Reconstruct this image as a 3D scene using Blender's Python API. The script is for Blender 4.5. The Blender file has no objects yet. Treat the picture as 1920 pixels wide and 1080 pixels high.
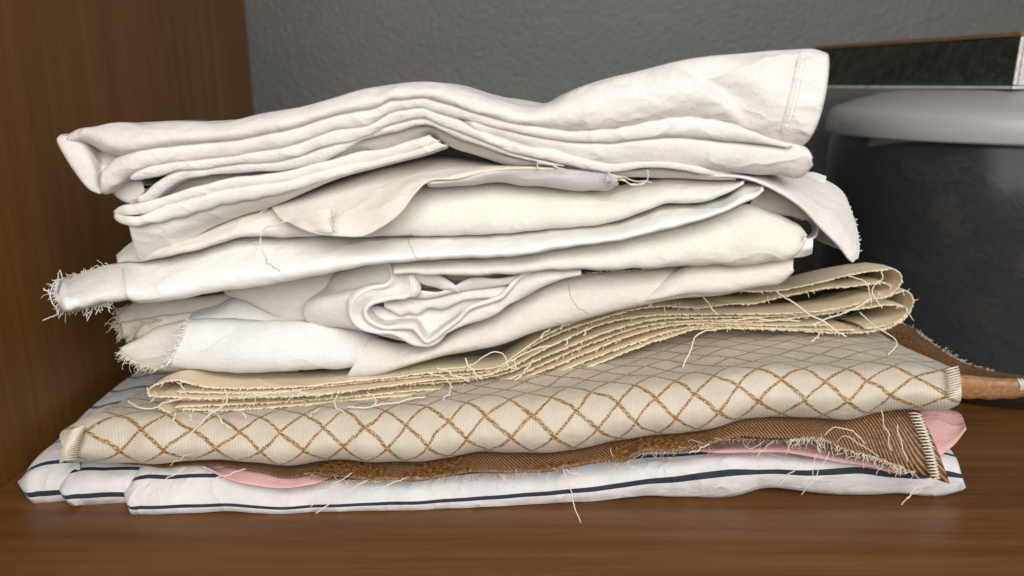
import bpy, math, random
import numpy as np

# ---------------------------------------------------------------- camera, light, exposure
S = bpy.context.scene
COL = S.collection
CAM_H, CAM_D, PITCH, FPX = 0.198, 0.32, math.radians(15.2), 1400.0
cam_d = bpy.data.cameras.new('camera')
cam = bpy.data.objects.new('camera', cam_d)
COL.objects.link(cam)
cam.location = (0, -CAM_D, CAM_H)
cam.rotation_euler = (math.pi / 2 - PITCH, 0, 0)
cam_d.sensor_width = 36.0
cam_d.lens = 36.0 * FPX / 1920.0
cam_d.clip_start = 0.01
cam_d.clip_end = 20
cam_d.dof.use_dof = True
cam_d.dof.focus_distance = 0.368
cam_d.dof.aperture_fstop = 5.6
S.camera = cam

W = bpy.data.worlds.new('World')
S.world = W
W.use_nodes = True
bg = W.node_tree.nodes['Background']
bg.inputs[0].default_value = (1.0, 0.95, 0.90, 1)
bg.inputs[1].default_value = 0.13


def area(name, loc, target, sx, sy, power, color):
    d = bpy.data.lights.new(name, 'AREA')
    d.shape = 'RECTANGLE'
    d.size, d.size_y = sx, sy
    d.energy = power
    d.color = color
    o = bpy.data.objects.new(name, d)
    COL.objects.link(o)
    o.location = loc
    v = np.array(target, float) - np.array(loc, float)
    from mathutils import Vector
    o.rotation_euler = Vector(v).to_track_quat('-Z', 'Y').to_euler()
    return o


# window light from the room behind the viewer
area('window_light', (0.16, -1.10, 0.74), (0.0, 0.0, 0.10), 1.5, 0.9, 23, (1.0, 0.98, 0.955))

vs = S.view_settings
vs.view_transform = 'Standard'
vs.look = 'None'
vs.exposure = 0.20
vs.gamma = 1.0
S.cycles.max_bounces = 8
S.cycles.use_denoising = True

rng = np.random.default_rng(7)
random.seed(7)

# ---------------------------------------------------------------- geometry helpers
CP, SP = math.cos(PITCH), math.sin(PITCH)


def P(px, py, Y):
    """photo pixel (1920x1080) seen at world depth plane y=Y -> world point"""
    px = np.asarray(px, float); py = np.asarray(py, float); Y = np.asarray(Y, float)
    u = (px - 960) / FPX
    v = (540 - py) / FPX
    dy = CP + v * SP
    dz = -SP + v * CP
    t = (Y + CAM_D) / dy
    return np.stack([u * t, Y + 0 * t, CAM_H + t * dz], -1)


def hermite(x, xs, ys):
    xs = np.asarray(xs, float); ys = np.asarray(ys, float)
    n = len(xs)
    if n == 1:
        return np.full_like(x, ys[0])
    h = np.diff(xs)
    d = np.diff(ys) / h
    m = np.empty(n)
    m[0], m[-1] = d[0], d[-1]
    for i in range(1, n - 1):
        m[i] = (d[i - 1] * h[i] + d[i] * h[i - 1]) / (h[i - 1] + h[i])
    i = np.clip(np.searchsorted(xs, x) - 1, 0, n - 2)
    t = (x - xs[i]) / h[i]
    t2, t3 = t * t, t * t * t
    return ((2 * t3 - 3 * t2 + 1) * ys[i] + (t3 - 2 * t2 + t) * h[i] * m[i]
            + (-2 * t3 + 3 * t2) * ys[i + 1] + (t3 - t2) * h[i] * m[i + 1])


def curve(pts, n, by='arc'):
    """smooth curve through points (k,3) sampled n times"""
    pts = np.asarray(pts, float)
    if by == 'arc':
        s = np.concatenate([[0], np.cumsum(np.maximum(np.linalg.norm(np.diff(pts, axis=0), axis=1), 1e-6))])
    else:
        s = np.arange(len(pts), dtype=float)
    t = np.linspace(0, s[-1], n)
    return np.stack([hermite(t, s, pts[:, k]) for k in range(pts.shape[1])], -1)


_waves = []
_r = np.random.default_rng(3)
for k in range(9):
    wl = 0.016 + 0.05 * _r.random()
    d = _r.normal(size=3); d[0] *= 1.0; d[1] *= 0.6; d[2] *= 0.35
    d /= np.linalg.norm(d)
    _waves.append((d * 2 * math.pi / wl, _r.random() * 6.28, _r.normal(size=3) * np.array([.5, 1, 1]), wl / 0.05))


def wobble(V, amp):
    out = V.copy()
    for k, ph, a, w in _waves:
        out += amp * 0.42 * w * np.sin(V @ k + ph)[..., None] * a
    return out


def mesh_from_grid(name, G, mat, parent=None, uv=None, thick=0.0, offset=-1.0, smooth=True, flip=False):
    nv, nu = G.shape[:2]
    me = bpy.data.meshes.new(name)
    idx = np.arange(nv * nu).reshape(nv, nu)
    q = np.stack([idx[:-1, :-1], idx[:-1, 1:], idx[1:, 1:], idx[1:, :-1]], -1).reshape(-1, 4)
    if flip:
        q = q[:, ::-1]
    me.from_pydata(G.reshape(-1, 3).tolist(), [], q.tolist())
    if uv is not None:
        l = me.uv_layers.new(name='UVMap')
        U = uv.reshape(-1, 2)[q.reshape(-1)]
        l.data.foreach_set('uv', U.astype(np.float32).reshape(-1))
    if smooth:
        me.polygons.foreach_set('use_smooth', [True] * len(me.polygons))
    me.materials.append(mat)
    o = bpy.data.objects.new(name, me)
    COL.objects.link(o)
    if parent is not None:
        o.parent = parent
    if thick > 0:
        m = o.modifiers.new('thickness', 'SOLIDIFY')
        m.thickness = thick
        m.offset = offset
    return o


def grid_uv(G, v0=0.0):
    du = np.linalg.norm(np.diff(G, axis=1), axis=2).mean(0)
    dv = np.linalg.norm(np.diff(G, axis=0), axis=2).mean(1)
    u = np.concatenate([[0], np.cumsum(du)])
    v = np.concatenate([[0], np.cumsum(dv)]) + v0
    return np.stack(np.meshgrid(u, v), -1)


LAST = {}


def fold(name, parent, mat, up, lo, Y, ry=None, lean=0.0, leanb=0.0, back=0.12, thick=0.0006, gap=0.3, amp=0.0004,
         rows=18, step=5.0, power=0.5, dent=None, jit=1.0):
    """one folded layer of cloth: the rounded fold between an upper and a lower line, running back into the pile"""
    up = np.array([(p[0], p[1], p[2] if len(p) > 2 else 0.0) for p in up], float)
    lo = np.array([(p[0], p[1], p[2] if len(p) > 2 else 0.0) for p in lo], float)
    n = max(14, int((max(up[-1, 0], lo[-1, 0]) - min(up[0, 0], lo[0, 0])) / step))
    t = np.linspace(0, 1, n)
    ux = up[0, 0] + t * (up[-1, 0] - up[0, 0])
    lx = lo[0, 0] + t * (lo[-1, 0] - lo[0, 0])
    uy = hermite(ux, up[:, 0], up[:, 1]) + gap
    ly = hermite(lx, lo[:, 0], lo[:, 1]) - gap
    ud = hermite(ux, up[:, 0], up[:, 2]); ld = hermite(lx, lo[:, 0], lo[:, 2])
    for arr, xx in ((uy, ux), (ly, lx)):
        for wl in (48, 83, 140, 230):
            arr += min(1.0, jit) * rng.normal() * 0.6 * np.sin(xx * 2 * math.pi / (wl * (0.85 + 0.3 * rng.random())) + 6.28 * rng.random()) * np.minimum(1, (ly - uy) / 22.0)
    hpx = np.maximum(ly - uy, 1.0)
    hw = hpx * 0.37 / FPX
    r = np.minimum(hw * 0.5, 0.006) if ry is None else np.minimum(hw * 0.55, ry * 0.85)
    out = []
    angs = np.linspace(math.pi / 2, -math.pi / 2, rows)
    for a in angs:
        f = (1 - math.sin(a)) / 2
        D = r * (1 - abs(math.cos(a)) ** power) + lean * (1 - f) ** 1.5 + leanb * f ** 1.5
        if dent is not None:
            D = D + dent(ux, f)
        Yv = Y + D + ud * (1 - f) + ld * f
        out.append(P(ux * (1 - f) + lx * f, uy * (1 - f) + (uy + hpx) * f, Yv))
    top, bot = out[0], out[-1]
    pre = []
    y1 = top[:, 1] + 0.018
    b1 = P(ux, uy + 0.3, y1)
    b1[:, 0] = top[:, 0]
    b2 = b1.copy(); b2[:, 1] += back
    bm = (b1 + b2) / 2
    pre = [b2, bm, b1, (top + b1) / 2]
    c1 = bot.copy(); c1[:, 1] += 0.018
    c2 = c1.copy(); c2[:, 1] += back
    G = np.array(pre + out + [(bot + c1) / 2, c1, c2])
    uv = grid_uv(G)
    G = wobble(G, amp)
    LAST['L'], LAST['R'] = G[4:4 + rows, 0].copy(), G[4:4 + rows, -1].copy()
    return mesh_from_grid(name, G, mat, parent, uv, thick, -1.0)


def loft(name, parent, mat, rows, nu=80, nv=30, thick=0.0006, amp=0.0003, offset=0.0, by='arc', v0=0.0, vrows=None,
         ragged=0.0, flip=False):
    """surface through rows of (px,py,Y) or world points; every row sampled smoothly, then across the rows"""
    R = []
    for r in rows:
        a = np.asarray(r, float)
        R.append(curve(a, nu, by))
    R = np.array(R)
    if vrows is None:
        s = np.concatenate([[0], np.cumsum(np.maximum(np.linalg.norm(np.diff(R, axis=0), axis=2).mean(1), 1e-5))])
    else:
        s = np.asarray(vrows, float)
    t = np.linspace(s[0], s[-1], nv)
    G = np.empty((nv, nu, 3))
    for j in range(nu):
        for k in range(3):
            G[:, j, k] = hermite(t, s, R[:, j, k])
    uv = grid_uv(G, v0)
    if vrows is not None:
        uv[..., 1] = t[:, None]
    G = wobble(G, amp)
    return mesh_from_grid(name, G, mat, parent, uv, thick, offset, flip=flip)


def px(*pts):
    a = np.array(pts, float)
    return P(a[:, 0], a[:, 1], a[:, 2])


def pxY(Y, *pts):
    a = np.array(pts, float)
    return P(a[:, 0], a[:, 1], np.full(len(a), Y))


def back_of(row, dy, dz=0.0):
    r = np.array(row, float).copy()
    r[:, 1] += dy
    r[:, 2] += dz
    return r


def tube_data(C, rad, sides=6, taper=True):
    """ring vertices and quads of a tube along C"""
    C = np.asarray(C, float)
    n = len(C)
    T = np.gradient(C, axis=0)
    T /= np.maximum(np.linalg.norm(T, axis=1), 1e-9)[:, None]
    ref = np.array([0.13, 0.31, 0.94])
    A = np.cross(T, ref); A /= np.maximum(np.linalg.norm(A, axis=1), 1e-9)[:, None]
    B = np.cross(T, A)
    an = np.linspace(0, 2 * math.pi, sides, endpoint=False)
    rr = np.full(n, rad)
    if taper:
        rr[-1] *= 0.45
        rr[0] *= 0.8
    V = C[:, None, :] + rr[:, None, None] * (np.cos(an)[None, :, None] * A[:, None, :] + np.sin(an)[None, :, None] * B[:, None, :])
    idx = np.arange(n * sides).reshape(n, sides)
    F = []
    for i in range(n - 1):
        for k in range(sides):
            k2 = (k + 1) % sides
            F.append((idx[i, k], idx[i, k2], idx[i + 1, k2], idx[i + 1, k]))
    F.append(tuple(idx[0, ::-1])); F.append(tuple(idx[-1]))
    return V.reshape(-1, 3), F


def tubes(name, parent, mat, curves, rad, sides=5, kind=None, label=None):
    Vs, Fs, o = [], [], 0
    for i, C in enumerate(curves):
        r = rad[i] if hasattr(rad, '__len__') else rad
        V, F = tube_data(C, r, sides)
        Vs.append(V)
        Fs += [tuple(int(a) + o for a in f) for f in F]
        o += len(V)
    me = bpy.data.meshes.new(name)
    me.from_pydata(np.concatenate(Vs).tolist(), [], Fs)
    me.polygons.foreach_set('use_smooth', [True] * len(me.polygons))
    me.materials.append(mat)
    ob = bpy.data.objects.new(name, me)
    COL.objects.link(ob)
    ob.parent = parent
    if kind:
        ob['kind'] = kind
    if label:
        ob['label'] = label
    return ob


def thread(parent, mat, pts, rad=0.00032, n=None, fuzz=0.0):
    C0 = np.array([P(p[0], p[1], p[2]) for p in pts])
    n = n or max(14, 9 * len(pts))
    C = curve(C0, n)
    rad = rad * (0.62 + 0.35 * rng.random())
    ph = rng.random(6) * 6.28
    w_ = np.linspace(0, 1, n)
    for k in range(3):
        C[:, k] += 0.0005 * np.sin(w_ * (9 + 7 * rng.random()) + ph[k]) * np.sin(w_ * math.pi)
    C += rng.normal(size=C.shape) * 0.00010
    V, F = tube_data(C, rad, 6)
    me = bpy.data.meshes.new('loose_thread')
    me.from_pydata(V.tolist(), [], F)
    me.polygons.foreach_set('use_smooth', [True] * len(me.polygons))
    me.materials.append(mat)
    o = bpy.data.objects.new('loose_thread', me)
    COL.objects.link(o)
    o.parent = parent
    return o


def fringe(name, parent, mat, edge, n, direction, length, rad=0.00022, spread=0.5, droop=0.3):
    """short frayed yarn ends along an edge (world curve)"""
    E = curve(edge, max(int(n * 1.6), 4))
    d = np.array(direction, float); d /= np.linalg.norm(d)
    cs, rs = [], []
    mask = hermite(np.linspace(0, 1, len(E)), np.linspace(0, 1, 14), rng.random(14))
    for p, mk in zip(E, mask):
        if rng.random() > 0.35 + 0.9 * mk:
            continue
        L = length * min(0.25 + rng.exponential(0.4), 1.4)
        dd = d + rng.normal(size=3) * spread
        dd /= np.linalg.norm(dd)
        p0 = p + rng.normal(size=3) * 0.0002 - dd * 0.0006
        p1 = p0 + dd * L * 0.5 + rng.normal(size=3) * L * 0.14
        p2 = p1 + (dd + np.array([0, 0, -droop]) + rng.normal(size=3) * 0.55) * L * 0.4
        p3 = p2 + (dd * 0.5 + np.array([0, 0, -droop]) + rng.normal(size=3) * 0.6) * L * 0.25
        cs.append(curve([p0, p1, p2, p3], 7)); rs.append(rad * 0.72 * (0.6 + 0.7 * rng.random()))
    return tubes(name, parent, mat, cs, rs, 4, kind='stuff')


def thing(name, label, cat, loc=(0, 0, 0), group=None):
    o = bpy.data.objects.new(name, None)
    COL.objects.link(o)
    o.empty_display_size = 0.02
    o['label'] = label
    o['category'] = cat
    if group:
        o['group'] = group
    return o


def structure(o):
    o['kind'] = 'structure'
    return o


# ---------------------------------------------------------------- material helpers
class N:
    def __init__(s, name):
        s.m = bpy.data.materials.new(name)
        s.m.use_nodes = True
        s.t = s.m.node_tree
        s.b = s.t.nodes['Principled BSDF']

    def add(s, typ, **kw):
        n = s.t.nodes.new(typ)
        for k, v in kw.items():
            setattr(n, k, v)
        return n

    def link(s, a, b):
        s.t.links.new(a, b)

    def val(s, sock, v):
        if hasattr(v, 'is_output') or hasattr(v, 'links'):
            s.link(v, sock)
        else:
            sock.default_value = v

    def math(s, op, a, b=None, c=None):
        n = s.add('ShaderNodeMath', operation=op)
        s.val(n.inputs[0], a)
        if b is not None:
            s.val(n.inputs[1], b)
        if c is not None:
            s.val(n.inputs[2], c)
        return n.outputs[0]

    def uv(s):
        n = s.add('ShaderNodeUVMap')
        sep = s.add('ShaderNodeSeparateXYZ')
        s.link(n.outputs[0], sep.inputs[0])
        return n.outputs[0], sep.outputs[0], sep.outputs[1]

    def obj(s):
        n = s.add('ShaderNodeTexCoord')
        return n.outputs['Object']

    def noise(s, vec, scale, detail=3.0, rough=0.55, out='Fac', mapscale=None):
        if mapscale is not None:
            mp = s.add('ShaderNodeMapping')
            mp.inputs['Scale'].default_value = mapscale
            s.link(vec, mp.inputs[0])
            vec = mp.outputs[0]
        n = s.add('ShaderNodeTexNoise')
        n.inputs['Scale'].default_value = scale
        n.inputs['Detail'].default_value = detail
        n.inputs['Roughness'].default_value = rough
        s.link(vec, n.inputs['Vector'])
        return n.outputs[out]

    def ramp(s, fac, stops):
        n = s.add('ShaderNodeValToRGB')
        e = n.color_ramp.elements
        while len(e) < len(stops):
            e.new(0.5)
        for el, (p, c) in zip(e, stops):
            el.position = p
            el.color = (*c, 1) if len(c) == 3 else c
        s.link(fac, n.inputs[0])
        return n.outputs[0]

    def mix(s, fac, a, b, mode='MIX'):
        n = s.add('ShaderNodeMix', data_type='RGBA', blend_type=mode)
        s.val(n.inputs[0], fac)
        s.val(n.inputs[6], a if not isinstance(a, tuple) else (*a, 1))
        s.val(n.inputs[7], b if not isinstance(b, tuple) else (*b, 1))
        return n.outputs[2]

    def bump(s, h, strength, dist, prev=None):
        n = s.add('ShaderNodeBump')
        n.inputs['Strength'].default_value = strength
        n.inputs['Distance'].default_value = dist
        s.link(h, n.inputs['Height'])
        if prev is not None:
            s.link(prev, n.inputs['Normal'])
        return n.outputs[0]

    def set(s, **kw):
        for k, v in kw.items():
            k = k.replace('_', ' ')
            s.val(s.b.inputs[k], (*v, 1) if isinstance(v, tuple) and len(v) == 3 else v)


def cloth(name, col, rough=0.85,  weave=0.0011, weave_s=0.25, wrinkle=0.35, sheen=0.06, var=0.075, spec=0.25, twill=False,
          fuzz=0.0, sss=0.0):
    if min(col) > 0.35:
        col = tuple(c ** 1.35 for c in col)
    m = N(name)
    uvv, u, v = m.uv()
    ob = m.obj()
    n1 = m.noise(ob, 45, 3)
    n2 = m.noise(ob, 900, 2, 0.6)
    n3 = m.noise(ob, 2200, 1, 0.5)
    f = m.math('ADD', m.math('MULTIPLY', n1, 0.6), m.math('ADD', m.math('MULTIPLY', n2, 0.5), m.math('MULTIPLY', n3, 0.4)))
    dark = tuple(c * (1 - var * 1.6) for c in col)
    lite = tuple(min(c * (1 + var * 0.6), 1) for c in col)
    c = m.ramp(f, [(0.5, dark), (1.0, lite)])
    k = 2 * math.pi / weave
    if twill:
        a = m.math('SINE', m.math('MULTIPLY', m.math('ADD', u, v), k))
        h = a
    else:
        a = m.math('SINE', m.math('MULTIPLY', u, k))
        b = m.math('SINE', m.math('MULTIPLY', v, k))
        h = m.math('MULTIPLY', a, b)
    nb = m.bump(h, weave_s, 0.00012)
    w1 = m.noise(ob, 32, 4, 0.55, mapscale=(0.7, 1.0, 1.6))
    w2 = m.noise(ob, 120, 3, 0.6)
    hh = m.math('MULTIPLY_ADD', w2, 0.3, w1)
    nb = m.bump(hh, wrinkle, 0.004, nb)
    rg = m.noise(ob, 26, 3, 0.5, mapscale=(0.8, 1.0, 1.3))
    rg = m.math('POWER', m.math('SUBTRACT', 1.0, m.math('ABSOLUTE', m.math('MULTIPLY_ADD', rg, 2.0, -1.0))), 7.0)
    nb = m.bump(rg, wrinkle * 0.8, 0.0024, nb)
    nb = m.bump(n3, 0.6, 0.0003, nb)
    if fuzz:
        nb = m.bump(n2, fuzz, 0.0008, nb)
    m.set(Base_Color=c, Roughness=rough, Normal=nb, Sheen_Weight=sheen, Sheen_Roughness=0.5)
    m.b.inputs['Specular IOR Level'].default_value = spec
    if sss:
        m.b.inputs['Subsurface Weight'].default_value = sss
        m.b.inputs['Subsurface Radius'].default_value = (1.0, 0.8, 0.6)
        m.b.inputs['Subsurface Scale'].default_value = 0.003
    return m.m


M = {}
M['cotton'] = cloth('white_cotton', (0.82, 0.785, 0.755), wrinkle=0.5)
M['fleece'] = cloth('fleecy_white_cotton', (0.83, 0.80, 0.77), wrinkle=0.45, fuzz=0.6, weave_s=0.1, sheen=0.5)
M['cream'] = cloth('cream_cotton', (0.82, 0.795, 0.735), wrinkle=0.42, rough=0.8)
M['creamhem'] = cloth('cream_hemmed_cotton', (0.84, 0.82, 0.77), wrinkle=0.42, rough=0.8)
M['satin'] = cloth('ivory_sateen', (0.88, 0.87, 0.84), wrinkle=0.32, rough=0.30, spec=0.55, weave_s=0.12)
M['lining'] = cloth('taupe_lining', (0.81, 0.775, 0.73), wrinkle=0.35, rough=0.8)
M['selvage'] = cloth('selvage_white', (0.78, 0.765, 0.74), wrinkle=0.2, weave_s=0.5, weave=0.0016)
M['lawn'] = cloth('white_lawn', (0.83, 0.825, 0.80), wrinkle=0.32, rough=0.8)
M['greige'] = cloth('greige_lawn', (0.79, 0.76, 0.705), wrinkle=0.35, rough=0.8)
M['flannel'] = cloth('white_flannel', (0.83, 0.80, 0.765), wrinkle=0.4, weave_s=0.5, weave=0.0013, twill=True)
M['muslin'] = cloth('tan_muslin', (0.85, 0.755, 0.59), wrinkle=0.3, weave_s=0.5)
M['pink'] = cloth('pink_cotton', (0.80, 0.53, 0.52), wrinkle=0.45, fuzz=0.4)
M['thread'] = cloth('cream_thread', (0.86, 0.80, 0.68), wrinkle=0.1, weave_s=0.0, sheen=0.4)
M['threadw'] = cloth('white_thread', (0.84, 0.825, 0.80), wrinkle=0.1, weave_s=0.0, sheen=0.4)
M['threadt'] = cloth('tan_thread', (0.87, 0.79, 0.64), wrinkle=0.1, weave_s=0.0, sheen=0.4)
M['threadd'] = cloth('grey_hair', (0.22, 0.20, 0.18), wrinkle=0.1, weave_s=0.0, sheen=0.0)
M['threadb'] = cloth('copper_thread', (0.42, 0.25, 0.12), wrinkle=0.1, weave_s=0.0, sheen=0.3)


def mat_stripe():
    m = N('striped_poplin')
    uvv, u, v = m.uv()
    ob = m.obj()
    f = m.math('FRACT', m.math('ADD', m.math('DIVIDE', v, 0.0225), 0.5))
    d = m.math('ABSOLUTE', m.math('SUBTRACT', f, 0.5))
    edge = m.math('MULTIPLY_ADD', m.noise(ob, 1500, 2), 0.012, 0.064)
    s = m.math('LESS_THAN', d, edge)
    n1 = m.noise(ob, 60, 3)
    base = m.ramp(n1, [(0.3, (0.62, 0.605, 0.60)), (0.7, (0.70, 0.685, 0.68))])
    c = m.mix(s, base, (0.014, 0.018, 0.036))
    k = 2 * math.pi / 0.0008
    h = m.math('MULTIPLY', m.math('SINE', m.math('MULTIPLY', u, k)), m.math('SINE', m.math('MULTIPLY', v, k)))
    nb = m.bump(h, 0.15, 0.0001)
    nb = m.bump(m.noise(ob, 40, 4, mapscale=(0.7, 1, 1.5)), 0.6, 0.004, nb)
    rg = m.noise(ob, 30, 3, 0.5, mapscale=(1.2, 1.0, 0.6))
    rg = m.math('POWER', m.math('SUBTRACT', 1.0, m.math('ABSOLUTE', m.math('MULTIPLY_ADD', rg, 2.0, -1.0))), 7.0)
    nb = m.bump(rg, 0.45, 0.0024, nb)
    m.set(Base_Color=c, Roughness=0.75, Normal=nb, Sheen_Weight=0.15)
    return m.m


def mat_diamond():
    m = N('diamond_jacquard')
    uvv, u, v = m.uv()
    ob = m.obj()
    nz = m.noise(uvv, 60, 2, 0.5)
    wob = m.math('MULTIPLY', m.math('SUBTRACT', nz, 0.5), 0.34)
    a = m.math('ADD', m.math('ADD', m.math('DIVIDE', u, 0.0207), m.math('DIVIDE', v, 0.0172)), wob)
    b = m.math('ADD', m.math('SUBTRACT', m.math('DIVIDE', u, 0.0207), m.math('DIVIDE', v, 0.0172)), wob)
    fine = m.math('MULTIPLY', m.math('SUBTRACT', m.noise(uvv, 1100, 2, 0.6), 0.5), 0.11)

    def line(x, w):
        f = m.math('ABSOLUTE', m.math('SUBTRACT', m.math('FRACT', x), 0.5))
        d = m.math('ABSOLUTE', m.math('ADD', m.math('SUBTRACT', 0.5, f), fine))
        # 1 on the line, 0 off it
        r = m.add('ShaderNodeMapRange', interpolation_type='SMOOTHSTEP')
        m.val(r.inputs[0], d)
        r.inputs[1].default_value = w
        r.inputs[2].default_value = w * 0.45
        r.inputs[3].default_value = 0
        r.inputs[4].default_value = 1
        return r.outputs[0]
    la, lb = line(a, 0.078), line(b, 0.062)
    L = m.math('MAXIMUM', la, lb)
    # twisted gold yarn
    tw = m.math('SINE', m.math('MULTIPLY', m.math('ADD', m.math('MULTIPLY', v, 1.0), m.math('MULTIPLY', u, 0.4)), 2 * math.pi / 0.00135))
    tn = m.noise(uvv, 700, 2, 0.6)
    tw = m.math('ADD', m.math('MULTIPLY', tw, 0.12), tn)
    gold = m.ramp(tw, [(0.25, (0.10, 0.048, 0.018)), (0.5, (0.28, 0.155, 0.06)), (0.8, (0.62, 0.44, 0.22))])
    g0 = m.noise(ob, 80, 3)
    ground = m.ramp(g0, [(0.3, (0.53, 0.465, 0.37)), (0.7, (0.61, 0.54, 0.435))])
    rib = m.math('SINE', m.math('MULTIPLY', u, 2 * math.pi / 0.00125))
    ground = m.mix(m.math('MULTIPLY_ADD', rib, 0.10, 0.10), ground, (0.40, 0.33, 0.25))
    c = m.mix(L, ground, gold)
    h = m.math('ADD', m.math('MULTIPLY', rib, 0.25), m.math('MULTIPLY', L, m.math('ADD', 1.0, tw)))
    nb = m.bump(h, 0.45, 0.0004)
    nb = m.bump(m.noise(ob, 50, 3), 0.45, 0.005, nb)
    rough = m.math('MULTIPLY_ADD', L, -0.12, 0.55)
    m.set(Base_Color=c, Roughness=rough, Normal=nb, Sheen_Weight=0.2)
    return m.m


def mat_copper():
    m = N('copper_twill')
    uvv, u, v = m.uv()
    ob = m.obj()
    tw = m.math('SINE', m.math('MULTIPLY', m.math('ADD', m.math('MULTIPLY', u, 1.0), m.math('MULTIPLY', v, -0.8)), 2 * math.pi / 0.0017))
    fn = m.noise(uvv, 900, 2, 0.6)
    t2 = m.math('ADD', m.math('MULTIPLY', tw, 0.35), fn)
    twill = m.ramp(t2, [(0.15, (0.065, 0.026, 0.011)), (0.5, (0.155, 0.072, 0.030)), (0.95, (0.40, 0.235, 0.12))])
    pl = m.noise(uvv, 520, 3, 0.75)
    plush = m.ramp(pl, [(0.36, (0.045, 0.018, 0.006)), (0.55, (0.17, 0.078, 0.024)), (0.72, (0.38, 0.21, 0.07))])
    # woven patches follow the same lattice as the face of the cloth
    pat = m.noise(uvv, 26, 2, 0.5, mapscale=(1.0, 1.6, 1.0))
    r = m.add('ShaderNodeMapRange', interpolation_type='SMOOTHSTEP')
    m.val(r.inputs[0], pat)
    r.inputs[1].default_value = 0.40
    r.inputs[2].default_value = 0.47
    # the right end is all twill
    ru = m.add('ShaderNodeMapRange')
    m.val(ru.inputs[0], u)
    ru.inputs[1].default_value = 0.29
    ru.inputs[2].default_value = 0.33
    fac = m.math('MULTIPLY', r.outputs[0], m.math('SUBTRACT', 1.0, ru.outputs[0]))
    c = m.mix(fac, twill, plush)
    h = m.mix(fac, tw, pl)
    nb = m.bump(h, 0.6, 0.0005)
    nb = m.bump(m.noise(ob, 60, 3), 0.3, 0.004, nb)
    m.set(Base_Color=c, Roughness=0.42, Normal=nb, Sheen_Weight=0.03)
    m.b.inputs['Specular IOR Level'].default_value = 0.4
    return m.m


def mat_wood(name, axis, c0, c1, c2, rough):
    m = N(name)
    ob = m.obj()
    sc = [1.0, 1.0, 1.0]
    sc[axis] = 0.035
    g = m.noise(ob, 95, 5, 0.6, mapscale=tuple(sc))
    sc2 = [1.0, 1.0, 1.0]; sc2[axis] = 0.02
    g2 = m.noise(ob, 600, 3, 0.65, mapscale=tuple(sc2))
    sc3 = [1, 1, 1]; sc3[axis] = 0.12
    g3 = m.noise(ob, 14, 2, 0.5, mapscale=tuple(sc3))
    sc4 = [1.0, 1.0, 1.0]; sc4[axis] = 0.045
    pore = m.noise(ob, 1500, 2, 0.6, mapscale=tuple(sc4))
    f = m.math('ADD', m.math('MULTIPLY', g, 0.55), m.math('ADD', m.math('MULTIPLY', g2, 0.25), m.math('MULTIPLY', g3, 0.3)))
    c = m.ramp(f, [(0.40, c0), (0.55, c1), (0.72, c2)])
    pr = m.add('ShaderNodeMapRange')
    m.val(pr.inputs[0], pore)
    pr.inputs[1].default_value = 0.60
    pr.inputs[2].default_value = 0.72
    c = m.mix(m.math('MULTIPLY', pr.outputs[0], 0.55), c, tuple(x * 0.6 for x in c0))
    nb = m.bump(m.math('ADD', g2, g), 0.15, 0.0006)
    m.set(Base_Color=c, Roughness=m.math('MULTIPLY_ADD', g2, 0.15, rough - 0.07), Normal=nb)
    m.b.inputs['Specular IOR Level'].default_value = 0.4
    return m.m


def mat_wall():
    m = N('grey_textured_wall')
    ob = m.obj()
    n1 = m.noise(ob, 250, 2, 0.45)
    n2 = m.noise(ob, 110, 2, 0.5)
    n3 = m.noise(ob, 8, 2)
    h = m.math('ADD', n1, m.math('MULTIPLY', n2, 0.5))
    nb = m.bump(h, 0.5, 0.003)
    c = m.ramp(n3, [(0.3, (0.094, 0.093, 0.090)), (0.7, (0.114, 0.112, 0.108))])
    m.set(Base_Color=c, Roughness=0.55, Normal=nb)
    return m.m


M['stripe'] = mat_stripe()
M['diamond'] = mat_diamond()
M['copper'] = mat_copper()
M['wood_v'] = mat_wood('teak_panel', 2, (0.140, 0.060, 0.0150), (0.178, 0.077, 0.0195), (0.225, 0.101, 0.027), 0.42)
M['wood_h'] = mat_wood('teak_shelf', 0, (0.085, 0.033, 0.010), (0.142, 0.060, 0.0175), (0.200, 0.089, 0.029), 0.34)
M['wall'] = mat_wall()


def simple(name, col, rough, spec=0.4, bump=None, **kw):
    m = N(name)
    ob = m.obj()
    n = m.noise(ob, 120, 3)
    c = m.ramp(n, [(0.3, tuple(x * 0.88 for x in col)), (0.7, tuple(min(1, x * 1.08) for x in col))])
    m.set(Base_Color=c, Roughness=rough)
    m.b.inputs['Specular IOR Level'].default_value = spec
    if bump:
        m.set(Normal=m.bump(m.noise(ob, bump[0], 4, 0.6, mapscale=bump[3] if len(bump) > 3 else None), bump[1], bump[2]))
    for k, v in kw.items():
        m.b.inputs[k.replace('_', ' ')].default_value = v
    return m.m


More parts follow.
